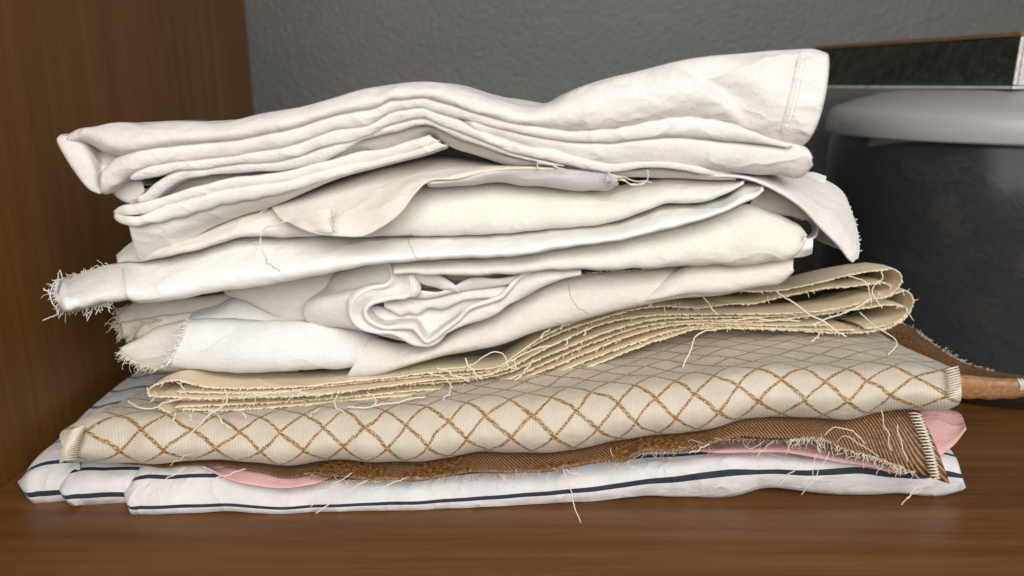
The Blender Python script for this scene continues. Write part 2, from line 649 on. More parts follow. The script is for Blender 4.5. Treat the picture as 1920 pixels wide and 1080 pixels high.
def mat_clear():
    m = N('clear_plastic')
    t = m.t
    out = t.nodes['Material Output']
    tr = m.add('ShaderNodeBsdfTransparent')
    tr.inputs[0].default_value = (0.90, 0.91, 0.92, 1)
    gl = m.add('ShaderNodeBsdfGlossy')
    gl.inputs['Roughness'].default_value = 0.24
    gl.inputs['Color'].default_value = (0.9, 0.9, 0.92, 1)
    di = m.add('ShaderNodeBsdfDiffuse')
    di.inputs[0].default_value = (0.55, 0.56, 0.58, 1)
    fr = m.add('ShaderNodeFresnel')
    fr.inputs[0].default_value = 1.28
    mx = m.add('ShaderNodeMixShader')
    m.link(fr.outputs[0], mx.inputs[0])
    m.link(tr.outputs[0], mx.inputs[1])
    m.link(gl.outputs[0], mx.inputs[2])
    m2 = m.add('ShaderNodeMixShader')
    m2.inputs[0].default_value = 0.035
    m.link(mx.outputs[0], m2.inputs[1])
    m.link(di.outputs[0], m2.inputs[2])
    m.link(m2.outputs[0], out.inputs[0])
    return m.m


M['clear'] = mat_clear()


def mat_film():
    m = N('clear_wrap_film')
    out = m.t.nodes['Material Output']
    tr = m.add('ShaderNodeBsdfTransparent')
    gl = m.add('ShaderNodeBsdfGlossy')
    gl.inputs['Roughness'].default_value = 0.22
    mx = m.add('ShaderNodeMixShader')
    mx.inputs[0].default_value = 0.07
    m.link(tr.outputs[0], mx.inputs[1])
    m.link(gl.outputs[0], mx.inputs[2])
    m.link(mx.outputs[0], out.inputs[0])
    return m.m


M['film'] = mat_film()


def mat_lid():
    m = N('translucent_white_plastic')
    out = m.t.nodes['Material Output']
    m.set(Base_Color=(0.58, 0.57, 0.56), Roughness=0.35)
    tr = m.add('ShaderNodeBsdfTransparent')
    tr.inputs[0].default_value = (0.8, 0.8, 0.8, 1)
    mx = m.add('ShaderNodeMixShader')
    mx.inputs[0].default_value = 0.42
    m.link(m.b.outputs[0], mx.inputs[1])
    m.link(tr.outputs[0], mx.inputs[2])
    m.link(mx.outputs[0], out.inputs[0])
    return m.m


M['lid'] = mat_lid()
M['black'] = simple('black_scraps', (0.012, 0.012, 0.014), 0.9, 0.1, bump=(60, 0.8, 0.02))
M['tanscrap'] = simple('tan_scrap', (0.030, 0.022, 0.016), 0.9, 0.1, bump=(80, 0.8, 0.01))
M['brownscrap'] = simple('dark_brown_scrap', (0.020, 0.015, 0.012), 0.9, 0.1, bump=(80, 0.8, 0.01))
M['greyscrap'] = simple('charcoal_scrap', (0.020, 0.021, 0.024), 0.9, 0.1, bump=(80, 0.8, 0.01))
M['boxgreen'] = simple('dark_green_wrapped_card', (0.020, 0.030, 0.023), 0.16, 0.8, bump=(42, 1.0, 0.012, (0.7, 0.7, 0.5)))
M['boxcard'] = simple('brown_cardboard', (0.20, 0.12, 0.07), 0.7, 0.3, bump=(200, 0.4, 0.002))
M['boxwhite'] = simple('white_wrapped_card', (0.62, 0.60, 0.57), 0.3, 0.5, bump=(70, 0.6, 0.006))

# ---------------------------------------------------------------- the setting
WALL_Y, PANEL_X = 0.46, -0.262


def slab(name, x0, x1, y0, y1, z0, z1, mat, bevel=0.0015):
    v = [(x, y, z) for z in (z0, z1) for y in (y0, y1) for x in (x0, x1)]
    f = [(0, 2, 3, 1), (4, 5, 7, 6), (0, 1, 5, 4), (2, 6, 7, 3), (0, 4, 6, 2), (1, 3, 7, 5)]
    me = bpy.data.meshes.new(name)
    me.from_pydata(v, [], f)
    me.materials.append(mat)
    o = bpy.data.objects.new(name, me)
    COL.objects.link(o)
    if bevel:
        b = o.modifiers.new('bevel', 'BEVEL')
        b.width = bevel
        b.segments = 2
    return o


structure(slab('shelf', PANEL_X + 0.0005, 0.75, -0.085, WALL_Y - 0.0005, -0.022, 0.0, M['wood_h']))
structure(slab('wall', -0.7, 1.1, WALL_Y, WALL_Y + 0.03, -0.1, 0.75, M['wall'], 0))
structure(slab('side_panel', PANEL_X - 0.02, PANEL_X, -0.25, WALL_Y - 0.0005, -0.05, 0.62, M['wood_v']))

# ---------------------------------------------------------------- striped cloth (bottom)
st = thing('striped_cloth', 'white cotton with thin navy stripes, folded flat at the bottom of the pile', 'cloth')


def striped(name, top, stripe, bot, Yf, x_back_shift=0.0, back=0.17, lift=0.0):
    """rows: back of the top, top front, stripe line, bottom edge, underside"""
    n = 260
    e3 = lambda q: np.array([(p[0], p[1], p[2] if len(p) > 2 else 0.0) for p in q], float)
    t_, s_, b_ = (curve(e3(q), n) for q in (top, stripe, bot))
    ang = np.arctan((b_[:, 1] - 540) / FPX) + PITCH
    yb_ = np.minimum((CAM_H - 0.0008) / np.tan(ang) - CAM_D, 0.008)      # where the lower edge meets the shelf
    k_ = np.ones(41) / 41.0
    yb_ = np.convolve(np.pad(yb_, 20, mode='edge'), k_, mode='valid')
    B = P(b_[:, 0], b_[:, 1], yb_ + b_[:, 2])
    B[:, 2] = np.maximum(B[:, 2], 0.0006)
    Sx = P(s_[:, 0], s_[:, 1], yb_ - 0.0008 + s_[:, 2])
    T = P(t_[:, 0], t_[:, 1], yb_ + 0.0085 + t_[:, 2])
    T2 = back_of(T, 0.05, 0.002 + lift); T2[:, 2] = 0.5 * T2[:, 2] + 0.5 * T2[:, 2].mean()
    T3 = back_of(T2, back - 0.05)
    U = back_of(B, 0.012, 0.0); U[:, 2] = 0.0012
    U2 = back_of(U, back - 0.02)
    dTS = np.linalg.norm(T - Sx, axis=1).mean()
    dTS = 0.0232
    vr = [dTS + back, dTS + 0.05, dTS, 0.0, -np.linalg.norm(B - Sx, axis=1).mean(), -0.02, -0.02 - back]
    vr = [-x for x in vr]
    return loft(name, st, M['stripe'], [T3, T2, T, Sx, B, U, U2], nu=n, nv=70, thick=0.0005, amp=0.00035, by='idx', vrows=vr,
                offset=-1)


striped('fold', [(43, 897, .006), (50, 886), (80, 870), (113, 864), (150, 862)], [(39, 913, .006), (46, 921), (80, 921), (112, 921), (160, 925)],
        [(48, 928, .006), (55, 936), (80, 939), (117, 937), (160, 936)], 0.006, back=0.19)
striped('fold', [(120, 898, .007), (128, 889), (150, 882), (200, 882), (257, 878), (300, 880)], [(113, 916, .007), (119, 930), (150, 931), (233, 927), (300, 927)],
        [(119, 936, .007), (125, 942), (160, 945), (240, 942), (300, 942)], 0.003, back=0.18)
striped('fold',
        [(242, 912, .008), (252, 898), (268, 893), (330, 892), (413, 893), (520, 900), (640, 898), (742, 895), (859, 888), (1040, 872), (1207, 858), (1379, 846), (1489, 848), (1620, 850), (1668, 852), (1715, 852), (1762, 850), (1790, 855)],
        [(234, 930, .008), (243, 950), (264, 949), (330, 949), (413, 949), (520, 949), (640, 948), (742, 943), (859, 937), (1040, 922), (1207, 904), (1379, 884), (1489, 885), (1620, 880), (1668, 887), (1715, 891), (1762, 886), (1803, 892)],
        [(241, 957, .008), (247, 962), (264, 963), (330, 962), (413, 960), (520, 959), (640, 958), (742, 956), (859, 952), (1040, 943), (1207, 932), (1385, 924), (1432, 911), (1459, 911), (1560, 921), (1683, 922), (1775, 929), (1811, 916)],
        0.0, back=0.17)

# ---------------------------------------------------------------- pink cloth
pk = thing('pink_cloth', 'soft pink cotton scrap peeking out between striped cloth and copper cloth', 'cloth')
front = px((380, 876, .004), (440, 904, -.0045), (520, 912, -.0062), (590, 908, -.0062), (640, 890, .002), (780, 872, .022), (900, 862, .022), (1040, 850, .022), (1180, 836, .022),
           (1290, 842, .010), (1360, 849, .003), (1444, 848, .002), (1504, 853, .001), (1620, 873, .000), (1690, 886, .000), (1746, 866, .006), (1787, 836, .014), (1812, 803, .024))
mid = px((380, 872, .02), (440, 884, .004), (520, 890, .001), (590, 889, .001), (640, 876, .014), (780, 864, .03), (900, 858, .03), (1040, 846, .03), (1180, 830, .03),
         (1290, 826, .024), (1360, 826, .020), (1444, 824, .018), (1504, 826, .016), (1620, 836, .016), (1690, 836, .018), (1735, 812, .022), (1775, 795, .030), (1806, 787, .038))
bk = px((390, 860, .08), (440, 860, .08), (520, 860, .08), (590, 858, .08), (640, 852, .08), (780, 845, .08), (900, 835, .08), (1040, 820, .08), (1180, 805, .08),
        (1290, 795, .08), (1360, 788, .08), (1444, 780, .08), (1504, 775, .08), (1620, 770, .075), (1690, 766, .07), (1720, 764, .066), (1750, 764, .062), (1778, 768, .06))
loft('scrap', pk, M['pink'], [bk, mid, front], nu=300, nv=26, by='idx', thick=0.0008, amp=0.0003)

# ---------------------------------------------------------------- copper cloth
cp = thing('copper_cloth', 'copper brown twill with frayed lower edge under the diamond patterned cloth', 'cloth')
lowr = [(140, 868), (330, 872), (450, 880), (576, 888), (611, 897), (684, 901), (742, 898), (830, 894), (917, 890), (976, 887), (1074, 872), (1118, 865), (1169, 866), (1201, 851), (1252, 847), (1296, 838),
        (1341, 827), (1400, 824), (1474, 826), (1525, 820), (1589, 842), (1652, 861), (1715, 886), (1778, 907)]
uppr = [(140, 858), (330, 860), (450, 860), (576, 858), (611, 858), (684, 858), (742, 857), (830, 850), (917, 842), (976, 838), (1060, 830), (1118, 823), (1169, 815), (1201, 808), (1252, 800), (1296, 792),
        (1341, 786), (1400, 778), (1474, 772), (1525, 771), (1589, 771), (1652, 769), (1700, 768), (1721, 766)]
yl = [.010, .006, .001, -.003] + [-.005] * 16 + [-.006, -.007, -.009, -.011]
L_ = P([p[0] for p in lowr], [p[1] for p in lowr], yl)
U_ = P([p[0] for p in uppr], [p[1] for p in uppr], [.011] * len(uppr))
B_ = back_of(U_, 0.08)
loft('flap', cp, M['copper'], [B_, U_, 0.5 * U_ + 0.5 * L_ + np.array([0, -0.002, 0.0]), L_], nu=420, nv=36, by='idx', thick=0.0007, amp=0.0009)
# frayed lower edge
Ef = P([p[0] for p in lowr[3:21]], [p[1] for p in lowr[3:21]], [-.0052] * 18)
fringe('frayed_edge', cp, M['threadb'], Ef, 420, (0.25, -0.75, -0.35), 0.0024, rad=0.00016, spread=0.55)
fringe('frayed_edge', cp, M['thread'], Ef, 80, (-0.6, -0.7, -0.55), 0.0055, rad=0.00014, spread=0.5)
Ef2 = px((1480, 826, -.0055), (1525, 822, -.0055), (1589, 843, -.0065), (1652, 862, -.0075), (1715, 887, -.010))
fringe('frayed_edge', cp, M['threadt'], Ef2, 200, (-0.2, -0.7, -0.2), 0.004, rad=0.0002, spread=0.6)
# zigzag overlock stitches at the right end of the flap
zz = []
for i in range(21):
    f = i / 20.0
    a = np.array([1716, 776]) * (1 - f) + np.array([1752, 893]) * f + np.array([4 * math.sin(f * 3), 0])
    w = 13 - 3 * f
    Yz = 0.016 * (1 - f) ** 1.0 - 0.0125
    zz.append(curve(np.array([P(a[0] - w, a[1] - 1, Yz), P(a[0], a[1] - 1.5, Yz - .0012), P(a[0] + w, a[1] + 3, Yz)]), 6))
    zz.append(curve(np.array([P(a[0] + w, a[1] + 3, Yz), P(a[0] + w * .2, a[1] + 4, Yz - .0008), P(a[0] - w * .5, a[1] + 5, Yz)]), 6))
tubes('overlock_stitching', cp, M['thread'], zz, 0.00028, 5, label='cream zigzag overlock stitches along the flap end')
for pts in [
    [(1545, 816, .0), (1562, 803, -.002), (1589, 803, -.003), (1608, 817, -.004), (1622, 832, -.003)],
    [(1568, 830, -.001), (1586, 818, -.004), (1602, 826, -.005), (1627, 842, -.005), (1648, 856, -.004)],
    [(1652, 768, .0), (1661, 804, -.002), (1671, 846, -.004)],
    [(1683, 794, .0), (1686, 820, -.003), (1702, 867, -.006)],
    [(1505, 866, -.002), (1494, 875, -.005), (1460, 909, -.007)],
    [(1556, 846, -.002), (1540, 876, -.006), (1502, 928, -.008)],
    [(1530, 850, -.002), (1528, 872, -.005), (1523, 894, -.006)],
    [(1720, 912, -.006), (1706, 928, -.009), (1690, 947, -.011)],
    [(1730, 918, -.006), (1712, 926, -.009), (1700, 934, -.010)],
    [(660, 886, .0), (626, 910, -.004), (582, 951, -.007)],
    [(690, 900, .0), (643, 924, -.005), (591, 964, -.009)],
    [(640, 906, -.002), (624, 914, -.004), (622, 923, -.005), (632, 926, -.005)],
    [(936, 888, .0), (955, 904, -.004), (973, 920, -.005)],
    [(1056, 878, .0), (1072, 930, -.006), (1082, 960, -.009), (1089, 981, -.010)],
    [(1060, 880, .0), (1080, 890, -.003), (1100, 903, -.004)],
    [(319, 873, .004), (335, 862, .0), (362, 850, -.002)],
    [(280, 929, -.006), (310, 902, -.004), (348, 876, .002)],
    [(386, 903, -.004), (420, 892, -.003), (461, 879, .002)],
    [(760, 897, .0), (730, 908, -.003), (690, 918, -.004)],
    [(1330, 832, .0), (1310, 842, -.003), (1292, 850, -.004)],
    [(1450, 826, .0), (1430, 845, -.003), (1418, 858, -.004)],
]:
    thread(cp, M['thread'], [(p[0], p[1], p[2] - 0.0085) for p in pts], 0.00026)
# rolled tail on the right
tri = [px((1640, 596, .13), (1698, 609, .115), (1736, 635, .095), (1804, 678, .07), (1862, 697, .055), (1935, 706, .045)),
       px((1640, 622, .11), (1690, 640, .098), (1736, 664, .08), (1804, 696, .058), (1862, 704, .046), (1935, 712, .038)),
       px((1640, 668, .07), (1690, 680, .065), (1736, 690, .06), (1804, 708, .044), (1862, 711, .038), (1935, 717, .032))]
loft('tail_flap', cp, M['copper'], tri, nu=80, nv=24, by='idx', thick=0.0009)
tailU = [(1770, 704), (1797, 704), (1858, 710), (1905, 712), (1940, 715)]
tailL = [(1770, 744), (1797, 746), (1858, 748), (1905, 744), (1940, 738)]


def mat_tail():
    m = N('gold_shot_twill')
    uvv, u, v = m.uv()
    tw = m.math('SINE', m.math('MULTIPLY', m.math('ADD', u, m.math('MULTIPLY', v, 0.7)), 2 * math.pi / 0.0011))
    t2 = m.math('ADD', m.math('MULTIPLY', tw, 0.14), m.noise(uvv, 500, 3, 0.7))
    c = m.ramp(t2, [(0.15, (0.10, 0.04, 0.018)), (0.5, (0.30, 0.14, 0.06)), (0.9, (0.62, 0.42, 0.18))])
    m.set(Base_Color=c, Roughness=0.36, Normal=m.bump(tw, 0.25, 0.0002))
    return m.m


M['tail'] = mat_tail()
fold('rolled_tail', cp, M['tail'], tailU, tailL, 0.028, ry=0.006, back=0.02, amp=0.0001)
Et = px((1650, 598, .12), (1698, 608, .113), (1736, 634, .093), (1804, 677, .068), (1862, 696, .053))
fringe('frayed_edge', cp, M['thread'], Et, 140, (0.5, -0.3, 0.5), 0.002, rad=0.00016, spread=0.6)
tubes('overlock_stitching', cp, M['threadw'], [curve(px((1908 + 3 * i, 709 + (i % 2) * 2, .029), (1914 + 3 * i, 722, .0272), (1906 + 3 * i, 742, .030)), 8) for i in range(5)], 0.0003, 5)

# ---------------------------------------------------------------- diamond cloth
dm = thing('diamond_patterned_cloth', 'cream ribbed jacquard with a gold diamond lattice and serged ends', 'cloth')
xb = [128, 180, 250, 400, 560, 699, 801, 917, 1040, 1178, 1341, 1489, 1589, 1683, 1762, 1788]
yb = [864, 866, 863, 862, 862, 863, 857, 847, 840, 821, 795, 778, 777, 769, 762, 752]
Bt = P(xb, yb, [.001] * 16)
xf = [118, 175, 250, 400, 560, 699, 801, 917, 1040, 1178, 1341, 1489, 1589, 1683, 1765, 1797]
yf = [842, 845, 843, 842, 841, 838, 832, 822, 812, 793, 767, 748, 746, 742, 737, 731]
Ft = P(xf, yf, [-.0060] * 16)
xs = [116, 165, 250, 400, 560, 699, 801, 917, 1040, 1178, 1341, 1489, 1589, 1683, 1765, 1793]
ys = [818, 800, 796, 800, 796, 790, 783, 772, 762, 745, 722, 706, 706, 706, 705, 700]
St = P(xs, ys, [.0010] * 16)
xm = [168, 205, 270, 400, 555, 690, 795, 905, 1025, 1160, 1330, 1480, 1585, 1670, 1735, 1765]
ym = [787, 772, 764, 762, 758, 752, 745, 736, 724, 708, 688, 676, 674, 676, 678, 682]
Mt = P(xm, ym, [.024] * 16)
xk = [277, 300, 340, 430, 560, 690, 790, 900, 1010, 1140, 1310, 1440, 1530, 1600, 1650, 1680]
yk = [729, 722, 716, 712, 706, 700, 694, 684, 672, 656, 636, 628, 630, 634, 640, 646]
Kt = P(xk, yk, [.075] * 16)
loft('cloth_face', dm, M['diamond'], [back_of(Bt, .09), back_of(Bt, .012), Bt, Ft, St, Mt, Kt, back_of(Kt, .06, -.002)], nu=420, nv=90, by='idx', thick=0.001, amp=0.0007, offset=-1, flip=True)
# serged ends
sl = []
for i in range(15):
    f = i / 14.0
    x = 121 + 20 * (1 - f) ** 2
    y = 806 + 58 * f
    sl.append(curve(px((x + 24, y - 5 - 6 * (1 - f), .003 - .012 * math.sin(f * 2.4)), (x + 6, y - 3, -.003 - .010 * math.sin(f * 2.6)), (x - 6, y + 1, .001 - .008 * math.sin(f * 2.6)), (x - 3, y + 3, .010)), 8))
tubes('serged_edge', dm, M['thread'], sl, 0.00055, 6, label='cream overlocked end on the left of the cloth')
sl = []
for i in range(15):
    f = i / 14.0
    x = 1791 + 5 * math.sin(f * 3.1)
    y = 690 + 68 * f
    d = .004 - .013 * math.sin(f * 2.7)
    sl.append(curve(px((x - 22, y + 5, d), (x - 8, y + 1, d - .002), (x + 3, y - 2, d + .001), (x + 5, y - 3, d + .008)), 8))
tubes('serged_edge', dm, M['thread'], sl, 0.00034, 6, label='white overlocked end on the right of the cloth')

# ---------------------------------------------------------------- tan muslin bundle
mu = thing('folded_muslin', 'tan unbleached muslin folded in many layers with frayed raw edges', 'cloth')
topL = [(282, 728), (302, 718), (333, 713), (363, 722), (420, 729), (477, 729), (527, 728), (577, 725), (649, 716), (738, 707), (812, 697), (882, 692), (935, 685), (970, 662), (1007, 636), (1049, 614), (1101, 594), (1132, 585),
        (1212, 565), (1256, 555), (1369, 547), (1453, 545), (1523, 531), (1580, 516), (1650, 505)]
botL = [(300, 762), (327, 776), (377, 775), (435, 778), (477, 775), (543, 770), (611, 766), (684, 758), (772, 750), (872, 744), (945, 735), (1007, 720), (1064, 700), (1132, 677), (1174, 660), (1220, 643), (1256, 632), (1298, 619),
        (1357, 616), (1453, 618), (1537, 623), (1605, 625), (1639, 622)]
thirdL = [(300, 742), (363, 745), (477, 740), (577, 736), (700, 724), (812, 712), (900, 706), (950, 692), (1007, 662), (1060, 636), (1132, 606), (1212, 592), (1341, 588), (1481, 586), (1537, 582), (1594, 572), (1632, 560)]
secL = [(330, 735), (420, 735), (527, 733), (649, 722), (812, 704), (900, 698), (945, 688), (990, 655), (1049, 624), (1132, 594), (1200, 577), (1256, 574), (1312, 577), (1369, 571), (1419, 570), (1453, 562), (1509, 550), (1552, 540), (1594, 537), (1640, 532)]
fourL = [(310, 752), (420, 750), (527, 745), (649, 735), (772, 724), (880, 716), (950, 702), (1007, 676), (1064, 650), (1132, 622), (1212, 600), (1341, 596), (1481, 594), (1560, 586), (1620, 572), (1660, 562)]
fiveL = [(330, 762), (420, 757), (527, 752), (649, 744), (772, 733), (880, 725), (950, 713), (1007, 690), (1064, 664), (1132, 637), (1212, 612), (1300, 602), (1420, 603), (1509, 593), (1566, 585), (1622, 578), (1685, 573)]
sixL = [(340, 768), (435, 768), (543, 760), (684, 748), (800, 738), (900, 730), (960, 718), (1030, 694), (1100, 664), (1180, 632), (1256, 612), (1330, 607), (1420, 609), (1500, 611), (1560, 612)]
sevL = [(420, 771), (543, 765), (684, 753), (800, 743), (900, 736), (960, 726), (1030, 704), (1100, 676), (1180, 648), (1256, 624), (1320, 613), (1420, 614), (1537, 618), (1600, 617)]


def muY(x):
    return 0.007 + 0.063 * np.clip((np.asarray(x, float) - 300) / 1400.0, 0, 1) ** 1.1


def msheet(pts, dY=0.0, back=0.05):
    pts = np.array(pts, float)
    C = P(pts[:, 0], pts[:, 1], muY(pts[:, 0]) + dY)
    n = int(np.abs(np.diff(pts[:, 0])).sum() / 3.2)
    C = curve(C, n)
    jag = np.zeros((n, 3))
    jag[:, 1] = rng.normal(size=n) * 0.0005
    jag[:, 2] = rng.normal(size=n) * 0.00012
    low = hermite(np.linspace(0, 1, n), np.linspace(0, 1, 12), rng.normal(size=12) * 0.0012)
    C[:, 1] += low
    rows = [C + jag]
    for d in (0.0012, 0.004, 0.012, 0.03, back):
        r = C.copy(); r[:, 1] += d; r[:, 2] -= 4.2 * d * d
        rows.append(r)
    G = np.array(rows)
    G[1:] = G[1:]
    uv = grid_uv(G)
    mesh_from_grid('layer', G, M['muslin'], mu, uv, 0.0006, 0.0)
    # serrated raw edge: little yarn ends sticking forward
    cs, rs = [], []
    m = max(8, int(n * 1.5))
    E = curve(C, m)
    mask = hermite(np.linspace(0, 1, m), np.linspace(0, 1, 26), rng.random(26))
    for p, mk in zip(E, mask):
        if rng.random() > 0.45 + 0.7 * mk:
            continue
        L = (0.0007 + 0.0010 * mk) * (0.5 + rng.exponential(0.55))
        L = min(L, 0.0042)
        dd = np.array([rng.normal() * 0.35, -0.8, rng.normal() * 0.45 + 0.05])
        q = p + np.array([0, 0.0006, rng.normal() * 0.00015])
        cs.append(np.array([q, q + dd * L * 0.6, q + dd * L]))
        rs.append(0.00024)
    tubes('frayed_edge', mu, M['threadt'], cs, rs, 4, kind='stuff')


loopA = topL + [(1675, 504), (1685, 512), (1687, 526), (1677, 543), (1664, 553), (1645, 558)]
msheet([(300, 744), (284, 742), (277, 735)] + topL + loopA[len(topL):] + thirdL[::-1], 0.0, 0.052)
msheet(secL + [(1662, 532), (1673, 540), (1668, 550), (1650, 554)], 0.002)
msheet(fourL + [(1685, 552), (1701, 547), (1713, 556), (1716, 572), (1706, 592), (1678, 612)] + botL[::-1], 0.001)
msheet(fiveL + [(1699, 578), (1700, 586), (1689, 598), (1650, 611), (1620, 615)], 0.003)
msheet(sixL, 0.0015)
msheet(sevL, 0.002)

for pts in [
    [(1650, 505, .066), (1655, 520, .064), (1640, 532, .06), (1636, 545, .06), (1642, 562, .06), (1655, 578, .058)],
    [(1590, 518, .06), (1615, 524, .058), (1628, 540, .058), (1632, 556, .058), (1634, 568, .058)],
    [(1455, 546, .058), (1490, 570, .054), (1540, 602, .05), (1588, 632, .044)],
    [(1520, 610, .05), (1560, 594, .052), (1600, 580, .055), (1632, 560, .058)],
    [(1500, 602, .052), (1460, 600, .05), (1420, 598, .05), (1350, 600, .05)],
    [(1612, 585, .056), (1640, 612, .046), (1680, 640, .036), (1668, 662, .03), (1648, 686, .024)],
    [(1538, 622, .05), (1532, 634, .046), (1520, 640, .044)],
    [(1345, 618, .048), (1310, 626, .042), (1296, 650, .036), (1280, 690, .028)],
    [(1318, 554, .05), (1332, 574, .046), (1345, 590, .045)],
    [(1226, 562, .046), (1216, 576, .044)],
    [(1040, 608, .038), (1020, 626, .036), (1012, 634, .036)],
    [(1065, 592, .04), (1056, 610, .038), (1050, 618, .038)],
    [(1100, 614, .038), (1094, 630, .036)],
    [(1070, 628, .036), (1060, 648, .034)],
    [(820, 692, .03), (870, 688, .028), (910, 668, .026), (930, 660, .026), (945, 664, .026), (950, 680, .026), (940, 690, .028)],
    [(928, 698, .03), (950, 682, .028), (980, 664, .028), (1030, 648, .03), (1042, 646, .03)],
    [(948, 678, .026), (955, 690, .025), (965, 690, .025), (967, 680, .026), (958, 676, .027)],
    [(820, 690, .028), (850, 702, .026), (880, 716, .025)],
    [(872, 672, .028), (882, 690, .026), (904, 712, .025)],
    [(1000, 674, .028), (985, 695, .026), (966, 714, .026)],
    [(846, 728, .026), (840, 742, .022), (828, 750, .02), (815, 753, .02)],
    [(800, 698, .028), (842, 716, .024), (847, 728, .024)],
    [(240, 752, .012), (262, 764, .006), (285, 764, .006), (310, 756, .01), (345, 746, .016)],
    [(276, 728, .02), (284, 742, .014), (310, 744, .014)],
    [(332, 716, .018), (345, 728, .014), (350, 744, .014)],
    [(422, 728, .018), (426, 748, .012), (412, 766, .008), (378, 790, .004), (346, 832, -.003)],
    [(447, 748, .016), (480, 740, .014), (520, 736, .016)],
    [(520, 745, .014), (525, 738, .012), (545, 733, .012), (575, 737, .014), (600, 744, .018)],
    [(535, 756, .014), (550, 742, .012), (580, 736, .014)],
    [(632, 740, .018), (628, 762, .012), (640, 770, .01), (648, 776, .008)],
    [(690, 738, .02), (703, 746, .016), (702, 758, .014), (696, 764, .013)],
    [(600, 766, .014), (586, 774, .01), (580, 782, .008)],
    [(356, 776, .012), (358, 790, .008)],
    [(408, 778, .012), (420, 794, .006), (434, 804, .002)],
    [(455, 774, .012), (462, 784, .008)],
    [(330, 774, .014), (326, 790, .008), (330, 794, .006)],
    [(650, 764, .014), (700, 762, .014), (760, 750, .018), (800, 744, .022)],
]:
    thread(mu, M['thread'], [(p[0], p[1], p[2] - 0.0115 * (1 - min(max((p[0] - 300) / 1400.0, 0), 1))) for p in pts], 0.00044)

TH = M['thread']

# ---------------------------------------------------------------- torn white lawn (left, middle)
tw_ = thing('torn_white_cloth', 'thin white lawn with torn fuzzy left edge lying on the muslin', 'cloth')
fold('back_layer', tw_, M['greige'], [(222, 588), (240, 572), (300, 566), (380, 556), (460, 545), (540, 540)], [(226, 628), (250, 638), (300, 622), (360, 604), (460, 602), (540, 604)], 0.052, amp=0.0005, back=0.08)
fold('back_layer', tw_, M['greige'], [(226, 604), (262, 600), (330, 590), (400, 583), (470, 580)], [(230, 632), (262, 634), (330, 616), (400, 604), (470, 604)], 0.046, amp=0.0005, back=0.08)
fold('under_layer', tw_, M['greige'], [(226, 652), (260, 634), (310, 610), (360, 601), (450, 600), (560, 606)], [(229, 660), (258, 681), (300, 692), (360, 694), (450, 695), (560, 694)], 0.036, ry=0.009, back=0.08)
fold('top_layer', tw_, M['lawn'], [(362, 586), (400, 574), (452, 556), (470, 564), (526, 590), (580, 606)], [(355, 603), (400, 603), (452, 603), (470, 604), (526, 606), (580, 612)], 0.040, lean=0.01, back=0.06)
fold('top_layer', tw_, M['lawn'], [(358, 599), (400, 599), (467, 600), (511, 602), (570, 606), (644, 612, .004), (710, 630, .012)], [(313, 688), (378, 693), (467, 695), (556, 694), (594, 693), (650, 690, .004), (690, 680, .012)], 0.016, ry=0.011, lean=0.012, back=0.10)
W1L = LAST['L']
fringe('frayed_edge', tw_, M['threadw'], W1L[1:-2] + np.array([0.0004, -0.0006, 0]), 260, (-0.9, -0.35, 0.1), 0.0030, rad=0.00038, spread=0.4)
fringe('frayed_edge', tw_, M['thread'], px((228, 652, .036), (231, 664, .036), (258, 681, .036), (298, 692, .036)), 150, (-0.8, -0.2, -0.4), 0.0034, rad=0.0002, spread=0.45)
fringe('frayed_edge', tw_, M['thread'], px((240, 572, .055), (223, 592, .055), (224, 612, .05), (230, 632, .05)), 200, (-0.9, -0.2, -0.1), 0.0036, rad=0.0002, spread=0.5)
fringe('frayed_edge', tw_, M['thread'], px((300, 600, .044), (270, 606, .044), (240, 640, .044)), 100, (-0.6, -0.6, 0.1), 0.003, rad=0.0002, spread=0.5)
thread(tw_, M['threadw'], [(375, 662, .012), (420, 635, .012), (470, 608, .016), (510, 602, .022)], 0.0002)

# ---------------------------------------------------------------- lower white cloth
lw = thing('smooth_white_cloth', 'smooth off white cloth sloping along the top of the frayed muslin', 'cloth')
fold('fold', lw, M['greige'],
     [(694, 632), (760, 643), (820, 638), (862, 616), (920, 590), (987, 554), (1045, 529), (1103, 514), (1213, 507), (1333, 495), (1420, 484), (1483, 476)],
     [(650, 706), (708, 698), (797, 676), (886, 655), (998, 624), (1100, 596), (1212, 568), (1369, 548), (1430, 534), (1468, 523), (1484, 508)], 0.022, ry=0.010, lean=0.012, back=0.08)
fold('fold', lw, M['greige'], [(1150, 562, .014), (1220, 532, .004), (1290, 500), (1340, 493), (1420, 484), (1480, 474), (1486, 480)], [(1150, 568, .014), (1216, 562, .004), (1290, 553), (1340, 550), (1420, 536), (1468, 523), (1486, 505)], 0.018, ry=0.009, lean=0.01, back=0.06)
fringe('frayed_edge', lw, M['thread'], px((1070, 522, .034), (1103, 513, .034), (1150, 508, .034), (1213, 506, .034)), 90, (0, -0.4, 0.6), 0.0018, rad=0.00016)
thread(lw, M['threadd'], [(1064, 526, .018), (1068, 550, .014), (1082, 574, .012), (1104, 590, .016)], 0.00013)

